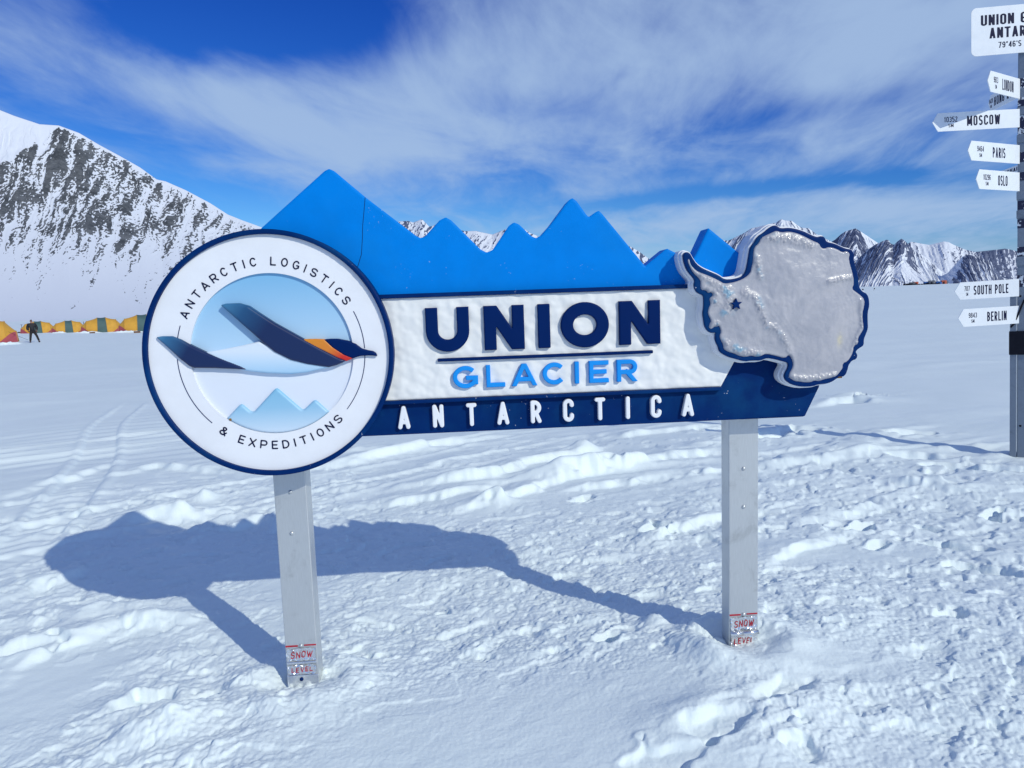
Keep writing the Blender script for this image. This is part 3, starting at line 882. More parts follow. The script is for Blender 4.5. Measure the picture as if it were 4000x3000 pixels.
def glyph(ch, w, t, rnd):
    X0, X1, Y0, Y1, M = t, w - t, t, 1 - t, 0.5
    e0, e1 = (t, 1 - t) if rnd else (0.0, 1.0)
    d0, d1 = (t, w - t) if rnd else (t * 1.08, w - t * 1.08)
    cx, rx = w / 2, (X1 - X0) / 2
    H = Y1 - Y0
    ry = min(H / 2, rx * 1.05)
    full = ry > 0.38 * H
    s, c = [], []
    if ch == 'A':
        s += [[(d0, e0), (cx, e1)], [(cx, e1), (d1, e0)]]
        y = 0.30
        k = (y - e0) / (e1 - e0)
        c += [[(d0 + (cx - d0) * k, y), (d1 - (d1 - cx) * k, y)]]
    elif ch == 'B':
        ym = 0.52
        s += [[(X0, Y0), (X0, Y1)]]
        for a, b, xe in ((ym, Y1, X1 - 0.04 * w), (Y0, ym, X1)):
            r = min((b - a) / 2, xe - X0)
            c += [[(X0, a), (xe - r, a)] + arc(xe - r, a + r, r, r, -90, 0, 8) + arc(xe - r, b - r, r, r, 0, 90, 8) + [(X0, b)]]
    elif ch in 'CGOQ0':
        if full:
            if ch == 'O' or ch == '0':
                c += [arc(cx, M, rx, H / 2, 0, 360, 40)]
            else:
                c += [arc(cx, M, rx, H / 2, 42, 318 if ch == 'C' else 335, 34)]
        else:
            g = 0.03 if rnd else 0.10
            p = [(X1, Y1 - ry - g)] + arc(cx, Y1 - ry, rx, ry, 0, 180) + arc(cx, Y0 + ry, rx, ry, 180, 360) + [(X1, Y0 + ry + g)]
            if ch in 'O0':
                p.append(p[0])
            c += [p]
        if ch == 'G':
            yb = 0.46
            s += [[(cx + rx * 0.25, yb), (X1, yb)]]
            s += [[(X1, yb), (X1, Y0 + (0.16 if full else ry))]]
    elif ch == 'D':
        r = min(H / 2, X1 - X0)
        s += [[(X0, Y0), (X0, Y1)]]
        c += [[(X0, Y0), (X1 - r, Y0)] + arc(X1 - r, Y0 + r, r, r, -90, 0, 10) + arc(X1 - r, Y1 - r, r, r, 0, 90, 10) + [(X0, Y1)]]
    elif ch == 'E':
        s += [[(X0, Y0), (X0, Y1)], [(X0, Y0), (X1, Y0)], [(X0, Y1), (X1, Y1)], [(X0, M), (X1 - 0.1 * w, M)]]
    elif ch == 'H':
        s += [[(X0, Y0), (X0, Y1)], [(X1, Y0), (X1, Y1)], [(X0, M), (X1, M)]]
    elif ch == 'I':
        s += [[(cx, Y0), (cx, Y1)]]
    elif ch == 'K':
        s += [[(X0, Y0), (X0, Y1)], [(X0, 0.36), (d1, e1)], [(X0 + 0.3 * rx, 0.5), (d1, e0)]]
    elif ch == 'L':
        s += [[(X0, Y0), (X0, Y1)], [(X0, Y0), (X1, Y0)]]
    elif ch == 'M':
        s += [[(X0, Y0), (X0, Y1)], [(X1, Y0), (X1, Y1)], [(X0, e1), (cx, 0.22)], [(cx, 0.22), (X1, e1)]]
    elif ch == 'N':
        s += [[(X0, Y0), (X0, Y1)], [(X1, Y0), (X1, Y1)], [(X0, e1), (X1, e0)]]
    elif ch in 'PR':
        a = 0.44 if ch == 'R' else 0.42
        r = min((Y1 - a) / 2, X1 - X0)
        s += [[(X0, Y0), (X0, Y1)]]
        c += [[(X0, a), (X1 - r, a)] + arc(X1 - r, a + r, r, r, -90, 0, 8) + arc(X1 - r, Y1 - r, r, r, 0, 90, 8) + [(X0, Y1)]]
        if ch == 'R':
            s += [[(cx, a), (d1, e0)]]
    elif ch == 'S':
        q = H / 4
        c += [arc(cx, Y1 - q, rx, q, 25, 270, 22)[:-1] + arc(cx, Y0 + q, rx, q, 90, -155, 22)]
    elif ch == 'T':
        s += [[(cx, Y0), (cx, Y1)], [(X0, Y1), (X1, Y1)]]
    elif ch == 'U':
        r = min(rx, H * 0.6)
        c += [[(X0, Y1 + (0 if rnd else t))] + arc(cx, Y0 + r * .95, rx, r * .95, 180, 360, 20) + [(X1, Y1 + (0 if rnd else t))]]
    elif ch == 'V':
        s += [[(d0, e1), (cx, e0)], [(cx, e0), (d1, e1)]]
    elif ch == 'W':
        s += [[(d0, e1), (w * .3, e0)], [(w * .3, e0), (cx, e1 * .85)], [(cx, e1 * .85), (w * .7, e0)], [(w * .7, e0), (d1, e1)]]
    elif ch == 'X':
        s += [[(d0, e0), (d1, e1)], [(d0, e1), (d1, e0)]]
    elif ch == '&':
        c += [[(X1, Y0), (X0 + .22 * w, .70)] + arc(cx - .03 * w, .80, rx * .55, Y1 - .80, 180, 0, 12) + [(cx + .12 * w, .62), (X0 + .12 * w, .46)] + arc(cx - .04 * w, Y0 + .20, rx * .9, .20, 140, 300, 12) + [(X1, .44)]]
    elif ch == '1':
        s += [[(cx, Y0), (cx, Y1)], [(cx, Y1), (X0, Y1 - 0.16)]]
    elif ch == '2':
        q = min(rx, H * .32)
        c += [arc(cx, Y1 - q, rx, q, 170, -25, 16) + [(X0, Y0)]]
        s += [[(X0, Y0), (X1, Y0)]]
    elif ch == '3':
        q = H / 4
        c += [arc(cx, Y1 - q, rx, q, 160, -80, 18) + arc(cx, Y0 + q, rx, q, 80, -160, 18)]
    elif ch == '4':
        s += [[(w * .72, Y0), (w * .72, Y1)], [(w * .72, Y1), (X0, .30)], [(X0, .28), (X1, .28)]]
    elif ch == '5':
        s += [[(X1, Y1), (X0, Y1)], [(X0, Y1), (X0, .56)]]
        c += [[(X0, .54)] + arc(cx, Y0 + .26, rx, .27, 120, -155, 18)]
    elif ch in '69':
        q = H * .29
        if ch == '6':
            c += [arc(cx, Y0 + q, rx, q, 0, 360, 24), arc(cx, Y1 - q, rx, q, 20, 180, 12) + [(X0, Y0 + q)]]
        else:
            c += [arc(cx, Y1 - q, rx, q, 0, 360, 24), arc(cx, Y0 + q, rx, q, 200, 360, 12) + [(X1, Y1 - q)]]
    elif ch == '7':
        s += [[(X0, Y1), (X1, Y1)], [(X1, Y1), (w * .38, e0)]]
    elif ch == '8':
        c += [arc(cx, Y1 - H * .23, rx * .92, H * .23, 0, 360, 24), arc(cx, Y0 + H * .27, rx, H * .27, 0, 360, 24)]
    elif ch == '\u00b0':
        c += [arc(cx, .86, min(rx, .1), .09, 0, 360, 16)]
    elif ch == "'":
        c += [[(cx, .98), (cx, .74)]]
    return s, c


WID = {'I': 0.36, '1': 0.62, 'M': 1.28, 'W': 1.4, 'L': 0.86, 'E': 0.88, "'": 0.35, '\u00b0': 0.55, ' ': 0.55, 'A': 1.06, '&': 1.05}


def glyph_sdf(ch, w, t, rnd):
    s, c = glyph(ch, w, t, rnd)

    def f(U, V):
        d = np.full(U.shape, -1e9)
        for pl in s:
            for a, b in zip(pl, pl[1:]):
                if rnd:
                    d = np.maximum(d, t - seg_dist(U, V, a, b))
                else:
                    L = math.hypot(b[0] - a[0], b[1] - a[1]) or 1e-6
                    tx, ty = (b[0] - a[0]) / L, (b[1] - a[1]) / L
                    mx, my = (a[0] + b[0]) / 2, (a[1] + b[1]) / 2
                    p, q = np.abs((U - mx) * tx + (V - my) * ty), np.abs(-(U - mx) * ty + (V - my) * tx)
                    d = np.maximum(d, np.minimum(L / 2 + t - p, t - q))
        for pl in c:
            dd = np.full(U.shape, 1e9)
            for a, b in zip(pl, pl[1:]):
                dd = np.minimum(dd, seg_dist(U, V, a, b))
            dd = t - dd
            if not rnd and math.hypot(pl[0][0] - pl[-1][0], pl[0][1] - pl[-1][1]) > 0.01:
                for a, b in ((pl[0], pl[1]), (pl[-1], pl[-2])):
                    L = math.hypot(b[0] - a[0], b[1] - a[1]) or 1e-6
                    near = np.hypot(U - a[0], V - a[1]) < t * 2.2
                    pln = ((U - a[0]) * (b[0] - a[0]) + (V - a[1]) * (b[1] - a[1])) / L
                    dd = np.where(near, np.minimum(dd, pln), dd)
            d = np.maximum(d, dd)
        if not rnd:
            d = np.minimum(d, np.minimum(0.5 - np.abs(V - 0.5), w / 2 - np.abs(U - w / 2)))
        return d
    return f


def letter(name, ch, u, v, wid, hgt, t, rnd, front, back, mat, parent, bevel=0.003, cells=44):
    """one raised letter filling the box at (u, v)"""
    w = wid / hgt
    f = glyph_sdf(ch, w, t, rnd)
    g = lambda U, V: f((U - u) / hgt, (V - v) / hgt) * hgt
    c = hgt / cells
    return cut(name, g, (u - c, u + wid + c, v - c, v + hgt + c), c, front, back, mat, parent, bevel)[0]


def text_mesh(text, hgt, t, rnd, unit, place, cells=16, gap=0.16, thick=0.0015, total=None):
    """letters of a line as one thin raised layer; unit = width of an O relative to its height"""
    V_, F_ = [], []
    ws = [WID.get(c, 1.0) * unit for c in text]
    adv = sum(ws) + gap * (len(text) - 1)
    sx = 1.0 if total is None else total / (adv * hgt)
    x = -adv / 2
    for ch, w in zip(text, ws):
        if ch != ' ':
            v, f, _ = relief(glyph_sdf(ch, w, t, rnd), (-.03, w + .03, -.03, 1.03), 1.0 / cells, thick, 0.0)
            b = len(V_)
            for (a, mw, c) in v:
                V_.append(place((x + a) * hgt * sx, c * hgt, -mw, (x + w / 2) * hgt * sx))
            F_ += [[b + k for k in q] for q in f]
        x += w + gap
    return V_, F_


# ------------------------------------------------------------------ the welcome sign
SIGN_X, SIGN_Y, SIGN_YAW = -0.946, 3.001, R(3.5)
sign = empty('welcome_sign', (SIGN_X, SIGN_Y, 0), SIGN_YAW, 'large blue and white glacier sign with round bird emblem and ice map on two posts', 'sign')


def make_post(u0, u1, top, plates, bolts, name='post'):
    b = MB()
    b.box(u0, u1, 0.0, 0.095, -0.45, top, 0.004)
    p = b.build(name, ALU, sign)
    uc = (u0 + u1) / 2
    for (du, z) in bolts:
        m = MB().cyl((uc + du, 0.0005, z), (uc + du, -0.004, z), 0.0085, 0.0075)
        m.build('bolt', ALU, p, True)
    # the red snow-level mark and the taped plates under it
    zr = plates[0]
    MB().box(u0 + 0.002, uc - 0.013, -0.0012, 0.0008, zr - 0.0035, zr + 0.0035).build('red_line', RED_INK, p)
    MB().box(uc + 0.013, u1 - 0.003, -0.0012, 0.0008, zr - 0.0015, zr + 0.0045).build('red_line', RED_INK, p)
    MB().cyl((uc, 0.0005, zr), (uc, -0.005, zr), 0.009, 0.007).build('bolt', ALU, p, True)
    return p, uc


def foil_plate(parent, u0, u1, z0, z1, seed, word):
    nu, nv = 36, 20
    U, V = np.meshgrid(np.linspace(u0, u1, nu), np.linspace(z0, z1, nv), indexing='ij')
    ed = np.minimum(np.minimum(U - u0, u1 - U), np.minimum(V - z0, z1 - V))
    U2 = U + 0.003 * fbm(V * 60, U * 20, 2, seed) * (ed < 0.004)
    V2 = V + 0.004 * fbm(U * 50, V * 20, 2, seed + 1) * (ed < 0.004)
    k = 1 - sst(0.004, 0.014, ed)
    Wd = 0.0032 + 0.0050 * k * (fbm(U * 90, V * 90, 3, seed + 2)) + 0.0010 * fbm(U * 60, V * 60, 2, seed + 3) + 0.0015 * k
    Wd = np.maximum(Wd, 0.0006)
    me = grid_mesh('foil_plate', np.stack([U2, -Wd, V2], -1))
    o = link_mesh('foil_plate', me, FOIL, parent)
    rng = random.Random(seed)

    def place(a, b, d, c):
        return ((u0 + u1) / 2 + a + 0.12 * b, -(0.0052 + d), z0 + (z1 - z0) * 0.22 + b + 0.03 * a + 0.0012 * math.sin(c * 90 + seed))
    v, f = text_mesh(word, (z1 - z0) * 0.52, 0.055, True, 0.62, place, 20, 0.22, 0.0008, (u1 - u0) * 0.74)
    mesh_obj('lettering', v, f, RED_INK, parent)
    return o


pl, uc = make_post(-0.055, 0.078, 1.30, (0.176,), ((0.0, 0.844), (-0.006, 0.668)))
foil_plate(pl, -0.050, 0.072, 0.112, 0.166, 101, 'SNOW')
foil_plate(pl, -0.050, 0.070, 0.052, 0.092, 131, 'LEVEL')
MB().box(-0.051, 0.073, -0.007, 0.0005, 0.096, 0.108, 0.003).build('clamp', FOIL, pl)
MB().box(-0.054, 0.077, -0.006, 0.0005, -0.02, 0.048, 0.002).build('foil_wrap', FOIL, pl)
MB().cyl((0.006, -0.005, 0.030), (0.006, -0.009, 0.030), 0.008).build('bolt', NAVY, pl, True)
pr, uc = make_post(1.868, 1.998, 1.45, (0.193,), ((0.0, 0.848), (0.0, 0.679)))
foil_plate(pr, 1.874, 1.990, 0.125, 0.184, 171, 'SNOW')
foil_plate(pr, 1.873, 1.990, 0.050, 0.100, 191, 'LEVEL')
m = MB()
m.cyl((1.872, -0.009, 0.110), (1.925, -0.009, 0.111), 0.011).cyl((1.925, -0.009, 0.111), (1.996, -0.010, 0.113), 0.0095)
m.build('hinge_barrel', FOIL, pr, True)

# the blue board with the mountain skyline
MTN = [(-0.007, 1.909), (0.249, 2.120), (0.267, 2.128), (0.286, 2.119), (0.402, 2.015), (0.589, 1.863), (0.604, 1.856), (0.619, 1.860), (0.681, 1.922), (0.705, 1.933), (0.727, 1.920), (0.836, 1.805), (0.860, 1.792), (0.883, 1.801), (0.951, 1.893), (0.971, 1.906), (0.991, 1.898), (1.037, 1.852), (1.056, 1.842), (1.076, 1.851), (1.117, 1.894), (1.189, 1.984), (1.205, 1.994), (1.222, 1.981), (1.262, 1.924), (1.270, 1.918), (1.297, 1.937), (1.310, 1.942), (1.323, 1.929), (1.492, 1.719), (1.581, 1.786), (1.620, 1.766), (1.668, 1.712), (1.698, 1.755), (1.751, 1.862), (1.883, 1.753), (1.960, 1.66), (1.960, 1.55), (-0.007, 1.50)]
board = poly_cut('mountain_board', MTN, 0.0065, 0.10, 0.0, BLUE, sign, 0.004)
m = MB()
m.tube([(0.3985, -0.1000, 2.0165), (0.392, -0.1000, 1.97), (0.383, -0.1000, 1.91), (0.379, -0.1000, 1.86), (0.372, -0.1000, 1.80), (0.352, -0.1000, 1.745)], 0.0011, 6)
m.build('seam', INK, board)
# navy base board and the frame strips that hold the white panel
base = poly_cut('base_board', [(0.20, 1.0825), (2.151, 1.0815), (2.212, 1.205), (2.212, 1.36), (1.86, 1.40), (1.86, 1.52), (0.20, 1.52)], 0.010, 0.108, -0.002, NAVY, sign, 0.003)
MB().box(0.25, 1.84, -0.134, -0.06, 1.625, 1.641, 0.002).build('frame_strip', NAVY, base)
MB().box(0.25, 1.793, -0.134, -0.06, 1.209, 1.2225, 0.002).build('frame_strip', NAVY, base)


def panel_h(u, v, d):
    h = 0.0029 * fbm(u * 19 + 3 * v, v * 21, 2, 201, 0.4) + 0.0020 * fbm(u * 26, v * 29 + u * 4, 2, 205, 0.4)
    return np.maximum(h, -0.008) * sst(0, 0.012, d)


panel = poly_cut('name_panel', [(0.30, 1.2235), (1.792, 1.2235), (1.852, 1.330), (1.852, 1.627), (0.30, 1.627)], 0.0055, 0.121, 0.02, SNOWTEX, sign, 0.002, panel_h)
for ch, u, w in (('U', 0.609, 0.170), ('N', 0.837, 0.159), ('I', 1.050, 0.049), ('O', 1.141, 0.193), ('N', 1.375, 0.166)):
    hh = (0.174, 1.409) if ch != 'O' else (0.180, 1.405)
    letter('letter', ch, u, hh[1], w, hh[0], 0.137 if ch != 'I' else 0.14, False, 0.137, 0.10, NAVY_LETTER, panel, 0.003, 52)
MB().box(0.650, 1.510, -0.137, -0.10, 1.371, 1.3835, 0.0025).build('underline', NAVY_LETTER, panel)
for ch, u, w in (('G', 0.706, 0.100), ('L', 0.838, 0.075), ('A', 0.939, 0.102), ('C', 1.063, 0.095), ('I', 1.191, 0.0195), ('E', 1.250, 0.079), ('R', 1.362, 0.083)):
    letter('letter', ch, u, 1.2615, w, 0.0885, 0.098, False, 0.138, 0.10, LETTER_BLUE, panel, 0.002, 40)
for ch, u, w in (('A', 0.481, 0.048), ('N', 0.619, 0.044), ('T', 0.753, 0.042), ('A', 0.876, 0.048), ('R', 1.011, 0.043), ('C', 1.142, 0.044), ('T', 1.271, 0.043), ('I', 1.398, 0.0165), ('C', 1.500, 0.044), ('A', 1.629, 0.049)):
    letter('letter', ch, u, 1.1075, w, 0.0925, 0.088, True, 0.128, 0.10, WHITE, base, 0.002, 40)

# the round emblem
EC, ER = (0.010, 1.428), 0.473
disc = cut('round_emblem', lambda U, V: np.minimum(ER - np.hypot(U - EC[0], V - EC[1]), np.hypot(U - EC[0], V - EC[1]) - (ER - 0.0185)), (EC[0] - .48, EC[0] + .48, EC[1] - .48, EC[1] + .48), 0.0058, 0.172, 0.01, NAVY, sign, 0.003)[0]
cut('face_ring', lambda U, V: np.minimum(ER - 0.017 - np.hypot(U - EC[0], V - EC[1]), np.hypot(U - .018, V - EC[1]) - 0.309), (EC[0] - .47, EC[0] + .47, EC[1] - .47, EC[1] + .47), 0.008, 0.155, 0.02, WHITE, disc)
cut('center_disc', sdf_circle(.018, EC[1], 0.312), (-.30, .34, 1.11, 1.745), 0.012, 0.143, 0.02, DISC_MAT, disc)
BELLY = [(-0.230, 1.444), (-0.151, 1.456), (-0.090, 1.466), (-0.025, 1.479), (0.030, 1.450), (0.100, 1.425), (0.23, 1.392), (0.305, 1.392), (0.231, 1.368), (0.147, 1.352), (0.085, 1.348), (-0.006, 1.355), (-0.072, 1.365), (-0.102, 1.372), (-0.154, 1.395)]
WINGP = [(-0.159, 1.622), (-0.138, 1.627), (-0.090, 1.627), (-0.054, 1.615), (-0.020, 1.589), (0.038, 1.547), (0.096, 1.511), (0.149, 1.478), (0.213, 1.439), (0.267, 1.408), (0.300, 1.392), (0.265, 1.377), (0.231, 1.369), (0.149, 1.385), (0.089, 1.403), (0.030, 1.436), (-0.016, 1.479), (-0.050, 1.514), (-0.089, 1.552), (-0.123, 1.587)]
NECKP = [(0.140, 1.481), (0.170, 1.4805), (0.191, 1.480), (0.222, 1.4775), (0.251, 1.447), (0.292, 1.417), (0.327, 1.401), (0.300, 1.390), (0.267, 1.404), (0.213, 1.435), (0.14, 1.470)]
HEADP = [(0.220, 1.4775), (0.245, 1.4785), (0.271, 1.4775), (0.307, 1.469), (0.338, 1.456), (0.361, 1.437), (0.385, 1.429), (0.404, 1.425), (0.414, 1.418), (0.4195, 1.405), (0.400, 1.408), (0.384, 1.409), (0.353, 1.408), (0.325, 1.400), (0.292, 1.415), (0.251, 1.445)]
TAILP = [(-0.407, 1.509), (-0.386, 1.5125), (-0.348, 1.511), (-0.316, 1.497), (-0.282, 1.475), (-0.230, 1.446), (-0.154, 1.411), (-0.102, 1.388), (-0.072, 1.371), (-0.12, 1.376), (-0.20, 1.383), (-0.277, 1.387), (-0.294, 1.395), (-0.328, 1.426), (-0.366, 1.467)]
HILLP = [(-0.175, 1.184), (-0.122, 1.235), (-0.115, 1.238), (-0.108, 1.235), (-0.081, 1.209), (-0.074, 1.207), (-0.066, 1.209), (0.015, 1.290), (0.023, 1.295), (0.031, 1.291), (0.113, 1.210), (0.120, 1.207), (0.127, 1.210), (0.160, 1.239), (0.167, 1.242), (0.174, 1.239), (0.215, 1.198)]
HILLP += [(0.018 + 0.309 * math.cos(R(a)), EC[1] + 0.309 * math.sin(R(a))) for a in np.linspace(-49, -128.5, 16)]
poly_cut('painted_belly', BELLY, 0.004, 0.166, 0.13, BELLY_MAT, disc, 0.008)
poly_cut('painted_wing', TAILP, 0.004, 0.171, 0.13, TAIL_MAT, disc, 0.009)
poly_cut('painted_neck', NECKP, 0.003, 0.170, 0.13, NECK_MAT, disc, 0.004)
poly_cut('painted_head', HEADP, 0.003, 0.173, 0.13, NAVY_LETTER, disc, 0.006)
poly_cut('painted_wing', WINGP, 0.004, 0.175, 0.13, WING_MAT, disc, 0.010)
poly_cut('painted_hill', HILLP, 0.004, 0.157, 0.13, HILL_MAT, disc, 0.009)
MB().cyl((-0.158, -0.1545, 1.181), (-0.158, -0.159, 1.181), 0.006, 0.004, 9).build('rust_mark', RUST, disc)


def ring_place(rad, mid, flip):
    def f(a, b, d, c):
        th = R(mid) + (-c if not flip else c) / rad
        # letters stay rigid: centre on the ring, local x along the tangent
        tx, ty = (math.sin(th), -math.cos(th)) if not flip else (-math.sin(th), math.cos(th))
        nx, ny = (math.cos(th), math.sin(th)) if not flip else (-math.cos(th), -math.sin(th))
        x = (a - c)
        return (EC[0] + 0.006 + nx * (rad if not flip else -rad) + tx * x + nx * b, -(0.155 + d), EC[1] + ny * (rad if not flip else -rad) + ty * x + ny * b)
    return f


v, f = text_mesh('ANTARCTIC LOGISTICS', 0.0335, 0.075, True, 0.80, ring_place(0.3375, 93.0, False), 22, 0.53, 0.0015, 0.728)
mesh_obj('lettering', v, f, INK, disc)
v, f = text_mesh('& EXPEDITIONS', 0.0335, 0.075, True, 0.80, ring_place(0.3715, 273.5, True), 22, 0.55, 0.0015, 0.525)
mesh_obj('lettering', v, f, INK, disc)
for a0, a1 in ((160.0, 150.0 + 20), (181, 226.5), (25.5, 1.5), (-2.5, -39.5)):
    MB().tube([(EC[0] + 0.006 + 0.355 * math.cos(R(a)), -0.1552, EC[1] + 0.355 * math.sin(R(a))) for a in np.linspace(a0, a1, 24)], 0.0017, 6).build('arc_line', NAVY_LETTER, disc)

# the map of the continent: white foam layers, navy outline, cast ice with a relief
ICEP = [(1.638, 1.739), (1.643, 1.736), (1.647, 1.717), (1.662, 1.698), (1.681, 1.685), (1.708, 1.675), (1.737, 1.662), (1.762, 1.649), (1.781, 1.637), (1.811, 1.640), (1.841, 1.647), (1.865, 1.658), (1.885, 1.674), (1.890, 1.695), (1.896, 1.719), (1.897, 1.747), (1.900, 1.773), (1.919, 1.789), (1.929, 1.810), (1.953, 1.821), (1.973, 1.829), (1.990, 1.836), (2.008, 1.828), (2.037, 1.831), (2.067, 1.825), (2.092, 1.815), (2.117, 1.802), (2.141, 1.790), (2.161, 1.782), (2.169, 1.765), (2.182, 1.760), (2.201, 1.767), (2.231, 1.759), (2.257, 1.743), (2.272, 1.750), (2.287, 1.738), (2.282, 1.721), (2.287, 1.697), (2.295, 1.673), (2.302, 1.648), (2.305, 1.619), (2.297, 1.600), (2.314, 1.587), (2.335, 1.572), (2.350, 1.555), (2.348, 1.526), (2.341, 1.501), (2.345, 1.462), (2.349, 1.442), (2.338, 1.423), (2.325, 1.404), (2.328, 1.382), (2.308, 1.373), (2.306, 1.351), (2.299, 1.334), (2.284, 1.312), (2.264, 1.305), (2.264, 1.285), (2.254, 1.273), (2.239, 1.254), (2.214, 1.248), (2.188, 1.244), (2.168, 1.237), (2.148, 1.241), (2.133, 1.234), (2.107, 1.235), (2.084, 1.240), (2.069, 1.241), (2.044, 1.257), (2.044, 1.272), (2.056, 1.291), (2.061, 1.311), (2.053, 1.336), (2.041, 1.349), (2.028, 1.334), (1.991, 1.346), (1.948, 1.357), (1.930, 1.347), (1.910, 1.345), (1.890, 1.351), (1.865, 1.346), (1.840, 1.352), (1.821, 1.362), (1.796, 1.370), (1.778, 1.381), (1.776, 1.400), (1.766, 1.418), (1.761, 1.435), (1.769, 1.449), (1.761, 1.474), (1.756, 1.472), (1.739, 1.470), (1.727, 1.460), (1.718, 1.471), (1.722, 1.483), (1.729, 1.494), (1.717, 1.519), (1.715, 1.529), (1.720, 1.548), (1.727, 1.562), (1.720, 1.581), (1.737, 1.593), (1.732, 1.607), (1.715, 1.603), (1.708, 1.615), (1.688, 1.616), (1.686, 1.635), (1.688, 1.649), (1.679, 1.664), (1.662, 1.679), (1.652, 1.693), (1.642, 1.713), (1.637, 1.727)]
NAVP = [(1.619, 1.756), (1.631, 1.766), (1.646, 1.760), (1.655, 1.743), (1.672, 1.717), (1.697, 1.699), (1.731, 1.684), (1.760, 1.671), (1.783, 1.654), (1.815, 1.654), (1.844, 1.659), (1.864, 1.670), (1.872, 1.691), (1.878, 1.720), (1.884, 1.758), (1.889, 1.777), (1.906, 1.795), (1.916, 1.816), (1.943, 1.832), (1.962, 1.848), (1.985, 1.859), (1.999, 1.849), (2.009, 1.844), (2.042, 1.846), (2.071, 1.840), (2.101, 1.830), (2.131, 1.815), (2.156, 1.805), (2.171, 1.811), (2.186, 1.804), (2.191, 1.787), (2.226, 1.779), (2.252, 1.766), (2.272, 1.758), (2.292, 1.755), (2.305, 1.738), (2.305, 1.702), (2.316, 1.672), (2.324, 1.638), (2.326, 1.609), (2.340, 1.589), (2.358, 1.581), (2.368, 1.564), (2.372, 1.532), (2.365, 1.505), (2.366, 1.466), (2.368, 1.441), (2.359, 1.417), (2.351, 1.398), (2.352, 1.373), (2.329, 1.361), (2.317, 1.349), (2.327, 1.337), (2.322, 1.319), (2.304, 1.315), (2.289, 1.296), (2.287, 1.279), (2.275, 1.252), (2.249, 1.250), (2.221, 1.231), (2.194, 1.225), (2.163, 1.224), (2.143, 1.217), (2.097, 1.217), (2.061, 1.226), (2.033, 1.244), (2.026, 1.262), (2.031, 1.277), (2.043, 1.296), (2.043, 1.316), (2.025, 1.321), (1.985, 1.333), (1.952, 1.339), (1.929, 1.329), (1.894, 1.331), (1.864, 1.328), (1.829, 1.339), (1.794, 1.350), (1.762, 1.371), (1.759, 1.391), (1.747, 1.411), (1.745, 1.435), (1.750, 1.450), (1.735, 1.445), (1.718, 1.451), (1.703, 1.473), (1.700, 1.500), (1.696, 1.524), (1.701, 1.548), (1.701, 1.582), (1.699, 1.596), (1.676, 1.604), (1.664, 1.622), (1.662, 1.641), (1.667, 1.653), (1.655, 1.670), (1.638, 1.689), (1.628, 1.709), (1.621, 1.733)]
NAVS = smooth_poly(NAVP, 1)
nav_sdf = sdf_poly(NAVS)
BOX = (1.58, 2.42, 1.17, 1.91)
cmap = cut('continent_map', lambda U, V: nav_sdf(U, V) + 0.010, BOX, 0.0058, 0.148, 0.06, PLASTIC_WHITE, sign, 0.003)[0]
cut('foam_layer', lambda U, V: nav_sdf(U, V) + 0.006, BOX, 0.0058, 0.178, 0.14, PLASTIC_WHITE, cmap, 0.004)
cut('navy_outline', nav_sdf, BOX, 0.0052, 0.192, 0.17, NAVY, cmap, 0.002)


def crag(u, v):
    """the mountain chains that stand out of the ice: distance to a few crest lines"""
    U, V = np.asarray(u), np.asarray(v)
    d = np.full(U.shape, 9.0)
    for pl, wd in (([(1.66, 1.71), (1.70, 1.67), (1.74, 1.645), (1.79, 1.61), (1.80, 1.575), (1.785, 1.53)], 0.022), ([(1.70, 1.62), (1.735, 1.60), (1.75, 1.57)], 0.02), ([(1.93, 1.51), (1.945, 1.47), (1.975, 1.46), (2.01, 1.425), (2.035, 1.385), (2.05, 1.33)], 0.013),
                   ([(1.86, 1.60), (1.90, 1.58), (1.92, 1.53)], 0.016), ([(1.78, 1.40), (1.81, 1.39), (1.86, 1.36), (1.92, 1.355)], 0.018), ([(1.73, 1.48), (1.75, 1.48)], 0.012), ([(2.20, 1.63), (2.25, 1.64), (2.30, 1.645)], 0.010), ([(1.95, 1.81), (2.05, 1.80), (2.13, 1.775)], 0.016), ([(1.91, 1.73), (1.92, 1.66)], 0.012), ([(2.06, 1.255), (2.15, 1.25), (2.23, 1.26)], 0.012), ([(2.335, 1.55), (2.34, 1.45), (2.30, 1.36)], 0.010)):
        for a, b in zip(pl, pl[1:]):
            d = np.minimum(d, seg_dist(U, V, a, b) / wd)
    return np.exp(-d ** 2)


def ice_h(u, v, d):
    k = crag(u, v)
    dome = 0.012 * sst(0, 0.16, d)
    rid = np.abs(fbm(u * 75, v * 75, 3, 303)) * 0.0085 * k
    th = np.arctan2(v - 1.52, u - 2.10)
    rr = np.hypot(u - 2.10, v - 1.52)
    flow = 0.00022 * np.sin(rr * 2 * math.pi / 0.05 + 30 * fbm(u * 2.6, v * 2.6, 3, 304) + 3 * np.sin(2 * th)) * sst(0.1, 0.35, fbm(u * 5 + 3, v * 5, 2, 305) + 0.35)
    return (dome + rid + 0.004 * k + flow + 0.0010 * fbm(u * 30, v * 30, 3, 306)) * sst(0, 0.012, d)


